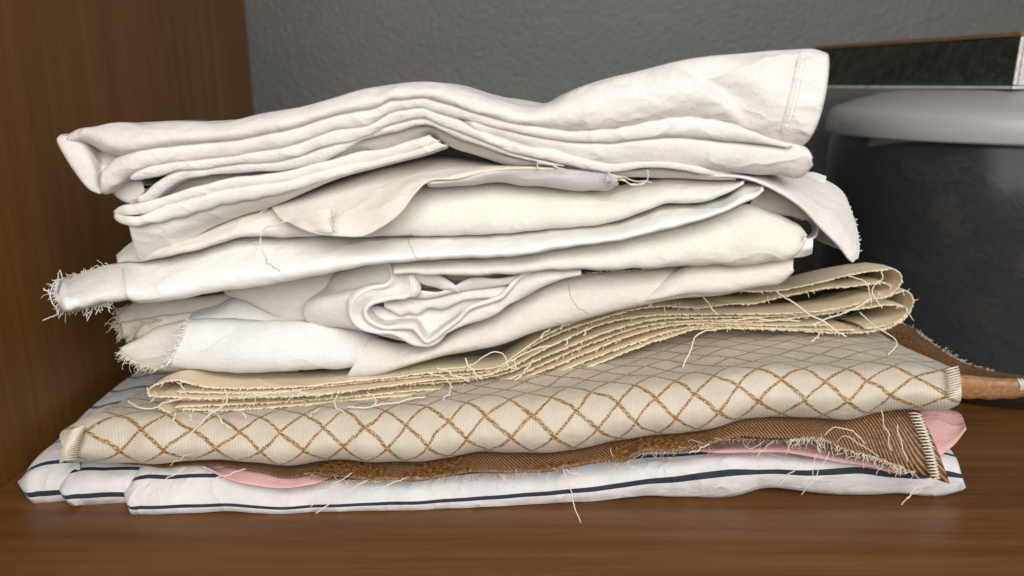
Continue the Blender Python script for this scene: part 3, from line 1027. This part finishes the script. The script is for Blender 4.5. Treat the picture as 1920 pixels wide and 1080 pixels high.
# ---------------------------------------------------------------- crumpled flannel
cr = thing('crumpled_cloth', 'crumpled white twill with thick rolled hem bunched below the sateen roll', 'cloth')
fold('inner_layer', cr, M['flannel'], [(419, 544), (480, 532), (560, 517), (640, 506), (720, 494), (800, 488), (900, 500), (1000, 505)], [(422, 549), (467, 567), (526, 594), (574, 606), (644, 612), (720, 616), (820, 600), (900, 575), (1000, 545)], 0.042, ry=0.006, back=0.05)
R00 = px((660, 500, .06), (640, 506, .06), (612, 530, .06), (596, 560, .06), (588, 578, .06), (590, 595, .06), (600, 604, .06), (625, 606, .06), (650, 607, .06), (680, 610, .06))
R0 = px((640, 508, .045), (624, 518, .043), (612, 545, .038), (579, 566, .034), (570, 584, .033), (576, 601, .034), (594, 609, .036), (630, 610, .036), (660, 613, .036), (690, 618, .036))
S1 = px((723, 492, .024), (734, 512, .021), (732, 528, .020), (700, 539, .019), (672, 553, .0185), (659, 580, .018), (668, 606, .018), (700, 621, .018), (745, 626, .018), (768, 641, .019))
loft('loop', cr, M['flannel'], [R00, R0, S1], nu=110, nv=30, by='idx', thick=0.0011, amp=0.0002)
S1b = px((721, 490, .024), (734, 506, .020), (735, 524, .0185), (723, 535, .018), (698, 540, .0175), (677, 550, .017), (663, 563, .0165), (658, 580, .0165), (660, 594, .0165), (668, 607, .0165), (685, 617, .0165), (707, 622, .0165), (737, 624, .0165), (755, 632, .017), (772, 642, .018), (790, 646, .018), (804, 646, .018), (818, 640, .019), (836, 622, .02), (860, 601, .021))
S2 = px((757, 489, .022), (774, 502, .019), (770, 518, .0175), (772, 533, .017), (771, 546, .0165), (763, 555, .016), (740, 558, .016), (715, 563, .016), (693, 571, .0155), (685, 583, .0155), (688, 595, .0155), (700, 606, .0155), (722, 614, .0155), (757, 613, .0155), (777, 616, .0155), (788, 628, .0155), (800, 640, .0155), (815, 633, .016), (832, 619, .017), (858, 600, .018))
hem_mid = 0.5 * (S1b + S2) + np.array([0, 0.0022, 0.0])
loft('hem', cr, M['flannel'], [back_of(S1b, .012), S1b, hem_mid, S2, back_of(S2, .02)], nu=200, nv=40, by='idx', thick=0.0012, amp=0.0001)
tubes('hem_edge', cr, M['threadw'], [curve(S1b, 140)], 0.00115, 8)
tubes('hem_edge', cr, M['threadw'], [curve(np.concatenate([S2, px((880, 578, .0175), (920, 564, .0175), (940, 556, .0175), (955, 540, .018), (970, 523, .020), (990, 511, .022), (1028, 506, .026))]), 260)], 0.00115, 8)
fold('leaf', cr, M['flannel'], [(757, 489), (783, 496), (815, 512), (840, 528), (860, 542)], [(772, 514), (790, 530), (823, 543), (845, 546), (862, 547)], 0.020, ry=0.005, back=0.05)
I1u = [(772, 544), (800, 550), (823, 551), (845, 543), (880, 524), (937, 521), (975, 514)]
I1l = [(770, 558), (798, 561), (823, 556), (845, 549), (878, 542), (920, 535), (970, 527)]
I2l = [(722, 574), (740, 583), (753, 590), (765, 587), (782, 590), (800, 580), (823, 582), (857, 568), (872, 561), (903, 558), (950, 552)]
fold('inner_layer', cr, M['flannel'], I1u, I1l, 0.021, back=0.05)
fold('inner_layer', cr, M['flannel'], [(718, 562)] + I1l[:-1] + [(950, 531)], I2l, 0.021, ry=0.004, lean=0.004, back=0.05)
fold('inner_layer', cr, M['flannel'], [(692, 574), (720, 574)] + I2l[1:], [(690, 600), (722, 612), (777, 613), (800, 636), (832, 616), (880, 580), (920, 566), (950, 556)], 0.026, ry=0.005, back=0.04)
fold('outer_fold', cr, M['flannel'], [(812, 634), (832, 618), (858, 600), (880, 577), (920, 563), (937, 557), (952, 541), (967, 524), (985, 511), (1028, 505), (1090, 505)],
     [(816, 641), (850, 620), (880, 606), (905, 596), (930, 583), (950, 568), (970, 560), (987, 552), (1010, 541), (1045, 527), (1090, 514)], 0.018, ry=0.007, lean=0.004, back=0.05)

# ---------------------------------------------------------------- sateen roll and its lower layer
sa = thing('sateen_cloth', 'ivory sateen rolled into a long band with a frayed left end', 'cloth')
sU = [(228, 502), (250, 494), (284, 487), (360, 468), (464, 445), (555, 440), (700, 443), (800, 440), (924, 435), (1040, 427), (1133, 417), (1200, 402), (1240, 390), (1317, 381), (1370, 361), (1396, 341), (1412, 342), (1431, 349)]
sL = [(238, 560), (255, 566), (272, 567), (297, 563), (397, 548), (480, 535), (598, 514), (717, 493), (836, 485), (1000, 473), (1100, 458), (1200, 438), (1300, 417), (1350, 400), (1395, 378), (1418, 365), (1431, 353)]
fold('roll', sa, M['satin'], sU, sL, 0.004, ry=0.010, lean=0.020, back=0.09, rows=26)
fold('hem_end', sa, M['satin'], [(104, 545, .01), (110, 530, .002), (135, 519), (164, 508), (200, 500), (250, 494)], [(104, 552, .01), (112, 572, .002), (147, 578), (188, 568), (222, 563), (262, 558)], 0.0062, ry=0.010, lean=0.020, back=0.05, rows=22)
fold('lower_layer', sa, M['cream'],
     [(740, 494), (836, 486), (1000, 474), (1100, 459), (1200, 439), (1300, 418), (1360, 398), (1400, 383), (1441, 396), (1480, 415), (1503, 430), (1511, 442)],
     [(740, 514), (820, 515), (937, 511), (1093, 504), (1200, 501), (1296, 498), (1393, 494), (1441, 489), (1484, 480), (1500, 468), (1511, 446)], 0.012, ry=0.011, lean=0.010, back=0.08, rows=24)
loft('end_curl', sa, M['lawn'], [px((1500, 404, .045), (1522, 410, .035), (1533, 424, .028), (1529, 443, .024), (1514, 450, .02)), px((1496, 406, .06), (1516, 414, .05), (1524, 426, .045), (1520, 440, .04), (1508, 446, .035))], nu=24, nv=8, by='idx', thick=0.0008)
loft('end_curl', sa, M['lawn'], [px((1511, 449, .018), (1518, 447, .018), (1524, 446, .018)), px((1504, 462, .016), (1514, 462, .016), (1523, 460, .016)), px((1486, 482, .018), (1505, 480, .02), (1521, 475, .022))], nu=20, nv=14, by='idx', thick=0.0008)
fringe('frayed_edge', sa, M['threadw'], px((116, 524, .024), (106, 536, .014), (106, 556, .012), (116, 576, .016)), 110, (-0.8, -0.3, -0.2), 0.0036, rad=0.00022, spread=0.5)
fringe('frayed_edge', sa, M['threadw'], px((112, 576, .016), (147, 580, .016), (188, 570, .016), (215, 564, .016)), 90, (-0.25, -0.4, -0.8), 0.0034, rad=0.00026, spread=0.4)
fringe('frayed_edge', sa, M['thread'], px((130, 520, .03), (164, 508, .03), (205, 499, .03)), 60, (-0.6, -0.1, 0.5), 0.0035, rad=0.00018, spread=0.5)
for pts in [[(116, 524, .02), (100, 530, .014), (93, 548, .01), (98, 565, .008), (108, 577, .008), (106, 588, .008), (95, 594, .008), (80, 602, .008)],
            [(82, 541, .012), (94, 548, .010), (104, 552, .010)], [(108, 524, .02), (112, 508, .024), (118, 522, .022)]]:
    thread(sa, M['threadw'], pts, 0.00036)
thread(sa, M['threadd'], [(498, 486, .000), (503, 496, -.001), (515, 502, -.001), (526, 510, -.001)], 0.0002)
thread(sa, M['threadd'], [(771, 436, .012), (768, 458, .002), (774, 474, -.001), (784, 486, .002)], 0.00012)
thread(sa, M['threadd'], [(1310, 412, .006), (1302, 424, .004), (1300, 432, .006)], 0.00010)

# ---------------------------------------------------------------- cream cloth above the roll
cc = thing('cream_cloth', 'plain cream cotton layer between the sateen roll and the thread edged flap', 'cloth')
fold('fold', cc, M['cream'],
     [(219, 480, .02), (247, 458, .01), (300, 452), (385, 430), (451, 404), (510, 386), (600, 374), (700, 360), (800, 347), (924, 341), (1040, 350), (1133, 351), (1233, 340), (1333, 335), (1385, 335), (1398, 339)],
     [(221, 494, .02), (258, 489, .01), (320, 476), (372, 465), (466, 444), (555, 440), (700, 443), (800, 440), (924, 436), (1040, 428), (1133, 415), (1200, 398), (1240, 384), (1317, 377), (1367, 358), (1394, 342)], 0.010, ry=0.009, lean=0.014, back=0.09, rows=24)

# ---------------------------------------------------------------- thread edged flap
fl = thing('thread_edged_cloth', 'taupe lining with a white corded edge, curling over the cream cloth', 'cloth')
E0 = px((503, 380, .050), (560, 360, .050), (620, 338, .050), (680, 316, .050), (740, 300, .055), (800, 292, .06), (850, 292, .06), (900, 298, .06), (950, 308, .055), (985, 311, .05))
E1 = px((512, 392, .014), (570, 380, .014), (630, 366, .014), (675, 354, .015), (715, 338, .018), (760, 322, .022), (815, 310, .025), (870, 310, .025), (925, 312, .022), (980, 314, .02))
E2 = px((522, 405, .006), (575, 412, .003), (632, 414, .001), (672, 410, .000), (706, 396, .000), (742, 370, .002), (780, 342, .006), (850, 328, .008), (910, 318, .010), (984, 315, .010))
E3 = px((530, 412, .004), (580, 432, -.001), (640, 441, -.004), (680, 441, -.005), (715, 424, -.005), (750, 398, -.003), (777, 362, .001), (805, 338, .005), (870, 332, .006), (915, 320, .007))
loft('flap', fl, M['lining'], [E0, E1, E2, E3], nu=140, nv=40, by='idx', thick=0.0006, amp=0.0002)
tubes('corded_edge', fl, M['thread'], [curve(px((545, 418, .002), (580, 433, -.002), (640, 441, -.005), (680, 441, -.006), (715, 424, -.006), (750, 398, -.004), (777, 362, .000), (800, 340, .004), (856, 334, .005), (910, 321, .006), (984, 315, .006), (1040, 317, .006)), 140)], 0.00055, 7)
loft('turned_corner', fl, M['lining'], [px((536, 414, .002), (560, 404, .000), (590, 394, -.001), (620, 388, -.001)), px((550, 419, .001), (575, 415, -.001), (600, 412, -.003), (620, 408, -.003)), px((574, 431, -.002), (592, 434, -.003), (608, 436, -.005), (622, 437, -.006))], nu=30, nv=16, by='idx', thick=0.0004)
fold('selvage_band', fl, M['selvage'], [(800, 340), (856, 336), (910, 323), (984, 316), (1040, 318), (1100, 321), (1145, 325), (1156, 334)],
     [(803, 347), (860, 345), (924, 343), (1017, 349), (1067, 353), (1113, 354), (1145, 349), (1158, 340)], 0.006, ry=0.005, leanb=0.004, back=0.03)
sel = []
xs_ = np.linspace(905, 1140, 66)
for i, x in enumerate(xs_):
    y = float(hermite(np.array([x]), [900, 950, 1008, 1100, 1142], [324, 317, 315, 320, 323])[0])
    sel.append(px((x, y - 1, .0075), (x + 1.5, y + 4, .0052), (x + 3, y + 9, .0045)))
tubes('selvage_stitching', fl, M['threadw'], sel, 0.0002, 4, kind='stuff')
for pts in [[(1008, 318, .004), (1007, 304, .004), (1030, 310, .003), (1062, 318, .003)], [(1140, 324, .004), (1160, 334, .003), (1190, 345, .003), (1212, 340, .003), (1216, 330, .003), (1214, 318, .004)],
            [(1145, 326, .005), (1180, 336, .006), (1222, 342, .006)], [(1150, 336, .004), (1170, 340, .003), (1196, 347, .003), (1208, 344, .003)],
            [(570, 407, .0), (520, 419, .002), (494, 430, .002), (488, 446, .001), (493, 470, -.002), (500, 488, -.004)], [(514, 384, .04), (500, 390, .02), (486, 402, .012)],
            [(634, 388, -.001), (623, 404, -.004), (622, 424, -.006), (631, 436, -.006)]]:
    thread(fl, TH, pts, 0.00034)
fringe('frayed_edge', fl, M['threadw'], px((1138, 326, .005), (1142, 334, .004), (1146, 344, .005)), 40, (0.5, -0.5, -0.2), 0.004, rad=0.0002, spread=0.7)

# ---------------------------------------------------------------- hemmed cream cloth (left)
hc = thing('hemmed_cream_cloth', 'cream cotton with a doubled white hem looping at its left end', 'cloth')
hU = [(214, 398, .006), (227, 388, .002), (260, 382), (298, 373), (360, 354), (430, 338), (517, 324), (583, 311), (617, 304), (683, 285), (720, 281), (770, 266), (806, 254)]
hM = [(215, 402, .006), (240, 400), (266, 398), (280, 396), (310, 384), (377, 368), (467, 349), (550, 333), (650, 311), (720, 297), (790, 276), (822, 262)]
hM2 = [(215, 404, .006), (240, 407), (262, 406), (280, 399), (310, 386), (377, 370), (467, 351), (550, 335), (650, 313), (720, 299), (790, 279), (822, 266)]
hL = [(216, 409, .006), (228, 417, .002), (242, 421), (294, 413), (398, 390), (477, 371), (560, 350), (650, 326), (720, 307), (790, 288), (836, 271)]
fL = [(258, 484), (284, 484), (320, 470), (385, 431), (451, 405), (503, 387), (575, 355), (667, 324), (720, 310), (790, 292), (838, 274)]
fold('hem', hc, M['creamhem'], hU, hM, 0.006, ry=0.004, back=0.08)
fold('hem', hc, M['creamhem'], hM2, hL, 0.005, ry=0.004, back=0.08)
fold('face', hc, M['creamhem'], [(243, 420), (294, 412), (398, 389), (477, 371), (560, 350), (650, 326), (720, 308), (790, 289), (836, 272)], fL, 0.009, ry=0.004, leanb=0.008, back=0.05)

# ---------------------------------------------------------------- fleecy layers below the top cloth, with the hanging flap
fe = thing('fleecy_cloth', 'fleecy white cotton layers with a pointed flap hanging on the right', 'cloth')
l2 = [(247, 331), (270, 317), (310, 308), (380, 301), (440, 294), (480, 284), (530, 275), (580, 262), (640, 243), (690, 235), (713, 223), (728, 213), (763, 206), (795, 203), (822, 213), (847, 220), (860, 224), (880, 239), (930, 259), (963, 270), (993, 278), (1030, 281), (1067, 290), (1110, 301), (1140, 306), (1190, 305), (1267, 310), (1333, 317, .006), (1400, 325, .016)]
l3 = [(247, 334), (273, 333), (307, 326), (330, 319), (380, 316), (462, 304), (508, 299), (567, 288), (600, 278), (650, 266), (700, 246), (722, 235), (755, 227), (795, 220), (830, 233), (863, 245), (900, 262), (950, 283), (1000, 294), (1050, 304), (1100, 314), (1140, 318), (1200, 314), (1267, 318), (1333, 325, .006), (1400, 331, .016)]
fold('layer', fe, M['fleece'], l2, l3, 0.004, ry=0.006, back=0.09)
l3b = [(258, 371), (277, 361), (290, 347), (310, 333), (332, 321), (380, 317), (462, 305), (508, 300), (567, 289), (600, 279), (650, 267), (720, 238), (755, 228), (795, 221), (830, 234), (863, 246), (900, 263), (950, 284), (1000, 297, .004), (1060, 311, .01)]
l4 = [(262, 377), (290, 370), (318, 350), (343, 336), (383, 329), (450, 323), (500, 317), (542, 313), (600, 303), (640, 286), (680, 260), (713, 251), (747, 244), (780, 234), (797, 232), (813, 235), (830, 242), (863, 258), (897, 270), (950, 290), (1000, 301), (1060, 312)]
fold('layer', fe, M['fleece'], l3b, l4, 0.006, ry=0.005, back=0.09)
fold('layer', fe, M['cotton'], [(600, 304), (640, 287), (680, 262), (713, 252), (747, 245), (780, 235), (797, 233), (813, 236), (863, 259), (897, 271), (950, 293), (1000, 305), (1067, 310), (1142, 320), (1240, 320), (1330, 329), (1380, 333)],
     [(600, 308), (640, 302), (683, 284), (720, 280), (770, 266), (790, 258), (806, 252), (822, 262), (838, 270), (888, 286), (947, 308), (1000, 316), (1067, 320), (1142, 326), (1240, 334), (1330, 334), (1380, 335)], 0.012, ry=0.006, leanb=0.006, back=0.07)
fold('layer', fe, M['cream'], [(300, 366), (343, 338), (383, 330), (450, 324), (500, 318), (600, 306)], [(300, 372), (350, 352), (398, 344), (450, 334), (517, 324), (600, 309)], 0.022, back=0.05)
fold('layer', fe, M['lining'], [(700, 312), (760, 294), (800, 282), (840, 278), (880, 284), (930, 300), (970, 312)], [(700, 316), (760, 302), (800, 298), (840, 298), (880, 302), (930, 308), (970, 316)], 0.060, back=0.03)
fold('end_roll', fe, M['cotton'], [(211, 356), (222, 342), (236, 335), (252, 334), (262, 337), (270, 346)], [(213, 363), (226, 374), (240, 379), (254, 377), (264, 368), (272, 352)], 0.014, ry=0.005, back=0.05)
# hanging flap
G0 = px((1300, 322, .06), (1360, 318, .06), (1430, 318, .06), (1513, 330, .058), (1550, 344, .054), (1580, 364, .05), (1597, 401, .042), (1606, 430, .036), (1609, 464, .03), (1606, 484, .026))
G1 = px((1300, 325, .035), (1370, 325, .032), (1430, 332, .03), (1495, 354, .030), (1533, 378, .028), (1562, 402, .026), (1584, 430, .024), (1596, 454, .022), (1603, 476, .02), (1603, 488, .02))
G2 = px((1300, 328, .012), (1368, 329, .010), (1415, 338, .010), (1465, 362, .012), (1505, 392, .014), (1535, 425, .016), (1556, 446, .017), (1575, 466, .018), (1590, 486, .018), (1598, 493, .019))
loft('hanging_flap', fe, M['fleece'], [back_of(G0, .05, -.001), G0, G1, G2], nu=120, nv=36, by='idx', thick=0.0011, amp=0.0004)
fringe('frayed_edge', fe, M['threadw'], G0[3:], 120, (0.8, -0.1, 0.4), 0.0012, rad=0.00025, spread=0.5)
fold('flap_lining', fe, M['cream'], [(1425, 350), (1489, 382), (1522, 412)], [(1402, 384), (1462, 401), (1506, 410)], 0.035, ry=0.004, back=0.03)
loft('tab', fe, M['lawn'], [px((1500, 326, .06), (1525, 324, .058), (1549, 331, .056)), px((1500, 338, .055), (1525, 338, .053), (1547, 341, .052))], nu=16, nv=8, by='idx', thick=0.001)

# ---------------------------------------------------------------- top cotton cloth
tc = thing('folded_cotton_cloth', 'thick off white cotton topping the pile, with a stitched hem on the right', 'cloth')
sil = [(127, 256, .012), (145, 246, .006), (180, 239), (215, 231), (238, 231), (265, 236), (300, 234), (340, 232), (370, 231), (400, 233), (420, 232), (450, 225), (480, 217), (530, 208), (560, 204), (620, 190), (690, 167), (746, 158), (826, 159),
       (870, 168), (920, 186), (960, 198), (1000, 205), (1035, 194), (1070, 172), (1110, 158), (1213, 132), (1273, 117), (1333, 107), (1400, 102), (1480, 97), (1535, 97), (1549, 102)]
l1 = [(127, 263, .012), (165, 266, .010), (200, 284, .002), (226, 289), (268, 281), (331, 273), (400, 265), (445, 262), (503, 248), (560, 236), (600, 224), (660, 209), (710, 197), (728, 186), (752, 186), (797, 182), (822, 189), (855, 198), (880, 208), (913, 218), (947, 228), (997, 236), (1067, 244),
      (1133, 242), (1200, 232), (1253, 224), (1320, 221), (1360, 225), (1400, 240), (1447, 260), (1475, 268), (1503, 272)]


def dent(x, f):
    # a soft diagonal hollow in the upturned right end
    cx = 1262 + 190 * f
    d = (x - cx)
    g = np.where(d < 0, np.exp(-(d / 16.0) ** 2), np.exp(-(d / 60.0) ** 2))
    return 0.0062 * g * math.exp(-((f - 0.55) / 0.32) ** 2) + 0.002 * np.exp(-((x - 1180) / 60.0) ** 2) * f


def top_sheet():
    n = 300
    t = np.linspace(0, 1, n)
    a = np.array([(p[0], p[1], p[2] if len(p) > 2 else 0) for p in sil], float)
    b = np.array([(p[0], p[1], p[2] if len(p) > 2 else 0) for p in l1], float)
    ux = a[0, 0] + t * (a[-1, 0] - a[0, 0]); lx = b[0, 0] + t * (b[-1, 0] - b[0, 0])
    uy = hermite(ux, a[:, 0], a[:, 1]) + .5; ly = hermite(lx, b[:, 0], b[:, 1]) - .5
    ud = hermite(ux, a[:, 0], a[:, 2]); ld = hermite(lx, b[:, 0], b[:, 2])
    h = np.maximum(ly - uy, 1.0)
    r = np.minimum(h * .37 / FPX * .6, 0.009)
    out = []
    endb = 26 * np.clip((ux - 1380) / 170.0, 0, 1) ** 2   # bulging right end
    for ang in np.linspace(math.pi / 2, -math.pi / 2, 28):
        f = (1 - math.sin(ang)) / 2
        D = r * (1 - abs(math.cos(ang)) ** 1.0) + 0.006 * (1 - f) ** 1.5 + dent(ux, f)
        xx = ux * (1 - f) + lx * f + endb * math.cos(ang) * (0.55 + 0.45 * f)
        out.append(P(xx, uy * (1 - f) + (uy + h) * f, 0.0 + D + ud * (1 - f) + ld * f))
    top, bot = out[0], out[-1]
    ridge = hermite(ux, [100, 700, 830, 880, 944, 1000, 1030, 1080, 1300, 1560], [0, 0, 0, 4, 9, 13, 2, -4, -6, -6])
    b1 = P(ux, uy - ridge, top[:, 1] + 0.025); b1[:, 0] = top[:, 0] * 1.02
    b2 = b1.copy(); b2[:, 1] += 0.07; b2[:, 2] -= 0.002
    c1 = bot.copy(); c1[:, 1] += 0.02
    c2 = c1.copy(); c2[:, 1] += 0.08
    G = np.array([b2, (b1 + b2) / 2, b1, (top + b1) / 2] + out + [(bot + c1) / 2, c1, c2])
    uv = grid_uv(G)
    G = wobble(G, 0.0003)
    return mesh_from_grid('top_layer', G, M['cotton'], tc, uv, 0.0007, -1.0), G


top_o, TG = top_sheet()
# stitched hem of the right end: a doubled strip with puckers and two rows of stitches
hemw = []
cols = [288, 292, 296, 299]
front_rows = TG[4:32]
for c in np.linspace(287, 299, 9):
    i0 = int(math.floor(c)); i1 = min(i0 + 1, 299); f = c - i0
    col = front_rows[:, i0] * (1 - f) + front_rows[:, i1] * f
    hemw.append(col)
hemw = np.array(hemw)           # (9, 28, 3): across the hem, down the hem
HG = np.array([curve(r, 90) for r in hemw])
nrm = np.array([0.25, -1.0, 0.15]); nrm /= np.linalg.norm(nrm)
tt = np.linspace(0, 1, 90)
puck = 0.00024 * (0.5 + 0.5 * np.sin(tt * 2 * math.pi * 11 + 2.2 * np.sin(tt * 17))) * (0.4 + 0.6 * np.sin(tt * 9.0) ** 2)
prof = np.array([0.15, .8, 1, 1, 1, 1, 1, .9, .3])
HG = HG + nrm * (0.0003 + 0.0005 * prof[:, None, None] + puck[None, :, None] * prof[:, None, None])
mesh_from_grid('hem', HG, M['cotton'], tc, grid_uv(HG), 0.0006, 0.0)
stc = []
for row, off in ((1, .0), (2, .3)):
    for k in range(30):
        a_, b_ = int(2 + k * 2.9), int(2 + k * 2.9 + 1.9)
        if b_ < 90:
            seg = np.array([HG[row, a_], 0.5 * (HG[row, a_] + HG[row, b_]) + nrm * 0.0003, HG[row, b_]]) + nrm * 0.0003
            stc.append(seg)
tubes('hem_stitching', tc, M['threadw'], stc, 0.00016, 4, kind='stuff')
# second and third layers
l1b = [(189, 326), (196, 317), (208, 306), (232, 291)] + [(p[0], p[1] + 1) for p in l1[4:20]] + [(975, 234), (997, 238), (1067, 246), (1133, 243), (1200, 234), (1253, 226), (1320, 223), (1360, 227), (1400, 242), (1447, 262), (1490, 274)]
l2a = [(189, 361), (200, 363), (213, 352), (245, 329), (268, 316), (310, 307), (380, 300), (440, 293), (480, 283), (530, 274), (580, 261), (640, 242), (690, 234), (713, 221), (728, 211), (763, 204), (795, 201), (822, 211), (847, 217), (870, 222), (910, 234), (958, 246), (1000, 254), (1067, 262), (1117, 264), (1200, 260), (1300, 258), (1360, 260), (1420, 266), (1480, 276)]
fold('layer', tc, M['cotton'], l1b, l2a, 0.003, ry=0.008, back=0.09)
l1c = [(846, 219, .012), (862, 223, .006), (880, 228), (910, 235), (958, 247), (1000, 255), (1067, 263), (1117, 265), (1200, 261), (1300, 259), (1360, 261), (1420, 267), (1503, 275), (1515, 284), (1523, 298)]
l2c = [(846, 221, .012), (862, 226, .006), (880, 237), (930, 257), (963, 268), (993, 276), (1030, 280), (1067, 289), (1110, 300), (1140, 304), (1190, 304), (1267, 309), (1333, 316), (1400, 322), (1460, 327), (1508, 328), (1524, 310)]
fold('layer', tc, M['cotton'], l1c, l2c, 0.0045, ry=0.010, leanb=0.002, back=0.09)
# folded-in left corner
J0 = px((127, 256, .014), (126, 268, .012), (138, 296, .010), (155, 328, .009), (170, 352, .009), (186, 363, .010))
J1 = px((150, 258, .016), (156, 272, .014), (166, 300, .011), (174, 326, .010), (180, 348, .010), (188, 363, .010))
J2 = px((180, 268, .028), (190, 284, .024), (192, 304, .019), (190, 322, .015), (187, 344, .012), (190, 363, .011))
J3 = px((234, 288, .020), (226, 294, .020), (210, 306, .018), (197, 320, .015), (191, 342, .012), (191, 363, .012))
loft('corner', tc, M['cotton'], [back_of(J0, .03), J0, J1, J2, J3], nu=40, nv=40, by='idx', thick=0.0008, amp=0.0001)

# ---------------------------------------------------------------- storage jar with its contents, wrapped box on top
JX, JY, JR = 0.335, 0.205, 0.106


def lathe(name, prof, parent, mat, seg=96, noise=0.0, cx=JX, cy=JY):
    pr = np.array(prof, float)
    an = np.linspace(0, 2 * math.pi, seg + 1)
    G = np.empty((len(pr), seg + 1, 3))
    for i, (r, z) in enumerate(pr):
        rr = r * (1 + (noise * (np.sin(3 * an + z * 40) + 0.6 * np.sin(7 * an + z * 90 + 1) + 0.5 * np.sin(11 * an - z * 150)) if noise else 0 * an))
        G[i, :, 0] = cx + rr * np.cos(an); G[i, :, 1] = cy + rr * np.sin(an); G[i, :, 2] = z
    return mesh_from_grid(name, G, mat, parent, grid_uv(G), 0, flip=False)


jar = thing('storage_jar', 'clear round plastic jar with a frosted white lid beside the pile', 'jar')
a_ = np.linspace(0, math.pi / 2, 8)
prof = [(0.001, 0.001)] + [(JR - 0.02 + 0.02 * math.sin(t), 0.0215 - 0.0205 * math.cos(t)) for t in a_] + [(JR + .0005, 0.06), (JR + .001, 0.12), (JR + .0005, 0.160), (JR - .004, 0.168), (JR - .004, 0.171)]
lathe('body', prof, jar, M['clear'])
R_ = JR + 0.004
lp = [(R_ - .003, 0.1655), (R_ - .0005, 0.165), (R_ + .0008, 0.1665), (R_, 0.178), (R_ - .002, 0.1815), (R_ - .006, 0.1838), (R_ - .018, 0.1880), (R_ - .034, 0.1925), (R_ - .05, 0.1948), (0.001, 0.1954)]
lathe('lid', lp, jar, M['lid'])
sc_ = thing('fabric_scraps', 'dark black and brown fabric scraps filling the clear jar', 'scraps')
cprof = [(0.001, 0.003)] + [(JR - 0.024 + 0.02 * math.sin(t), 0.0235 - 0.0205 * math.cos(t)) for t in a_] + [(JR - .0045, z) for z in np.linspace(0.03, 0.135, 16)] + [(JR - .012, .15), (JR - .04, .156), (.001, .158)]
lathe('scrap_mass', cprof, sc_, M['black'], noise=0.008)
for ci, (a0, z0, wa, hz, mk) in enumerate([(228, .118, 9, .030, 'tanscrap'), (219, .146, 12, .016, 'greyscrap'), (236, .098, 8, .018, 'brownscrap'), (208, .120, 10, .034, 'brownscrap'),
                                           (246, .130, 7, .030, 'greyscrap'), (214, .085, 12, .03, 'greyscrap'), (240, .06, 12, .03, 'brownscrap'), (256, .09, 9, .03, 'tanscrap'), (225, .045, 14, .022, 'greyscrap')]):
    cs_ = []
    for k in range(9):
        row = []
        for j in range(7):
            edge_in = 0.0035 * max(abs(j - 3) / 3.0, abs(k - 4) / 4.0) ** 3
            an = math.radians(a0 + (j - 3) / 3.0 * wa + 2.5 * math.sin(k * .9 + ci) + (k - 4) * 0.8 * math.cos(ci * 2.1))
            rr = JR - 0.0025 - 0.0022 * abs(math.sin(j * 1.7 + k * 1.3 + ci)) - edge_in
            row.append((JX + rr * math.cos(an), JY + rr * math.sin(an), z0 + (k - 4) / 8.0 * hz + 0.003 * math.sin(j * 1.3 + ci * 1.7)))
        cs_.append(row)
    loft('scrap', sc_, M[mk], cs_, nu=30, nv=36, by='idx', thick=0.0006, amp=0.0006)

bx = thing('wrapped_box', 'dark green box with brown card top in crinkled film on the jar lid', 'box')
bx.location = (0.302, 0.146, 0.1955)
bx.rotation_euler = (0, 0, math.radians(0))
ex = np.array([0.955, 0.296]); ey = np.array([-0.296, 0.955])


def box_part(name, u0, u1, v0, v1, z0, z1, mat, bevel=0.0008, div=1):
    vs_ = []
    for z in (z0, z1):
        for v in (v0, v1):
            for u in (u0, u1):
                q = ex * u + ey * v
                vs_.append((q[0], q[1], z))
    f = [(0, 2, 3, 1), (4, 5, 7, 6), (0, 1, 5, 4), (2, 6, 7, 3), (0, 4, 6, 2), (1, 3, 7, 5)]
    me = bpy.data.meshes.new(name)
    me.from_pydata(vs_, [], f)
    me.materials.append(mat)
    o = bpy.data.objects.new(name, me)
    COL.objects.link(o)
    o.parent = bx
    b = o.modifiers.new('bevel', 'BEVEL'); b.width = bevel; b.segments = 2
    return o


box_part('green_side', 0.0, 0.004, 0.001, 0.182, 0.0025, 0.030, M['boxgreen'])
box_part('carton', 0.0042, 0.135, 0.0, 0.182, 0.0022, 0.0302, M['boxwhite'])
box_part('card_top', -0.0006, 0.136, -0.0005, 0.1835, 0.0304, 0.0334, M['boxcard'])
box_part('corner_edge', -0.0007, 0.002, -0.0009, 0.0006, 0.0024, 0.0303, M['boxwhite'])
box_part('base_card', -0.0008, 0.136, -0.0008, 0.184, 0.0, 0.002, M['boxwhite'])

# crinkled clear film around the green side of the box
fg = np.empty((26, 90, 3))
zz_ = np.linspace(0.0015, 0.0312, 26)
vv_ = np.linspace(-0.001, 0.183, 90)
for i, z in enumerate(zz_):
    for j, v in enumerate(vv_):
        w = 0.0008 + 0.0007 * math.sin(v * 420 + 3.0 * math.sin(z * 160 + v * 60)) + 0.0005 * math.sin(z * 520 + v * 190 + 2)
        q = ex * (-0.0012 - max(w, -0.0002)) + ey * v
        fg[i, j] = (q[0], q[1], z)
mesh_from_grid('film', fg, M['film'], bx)
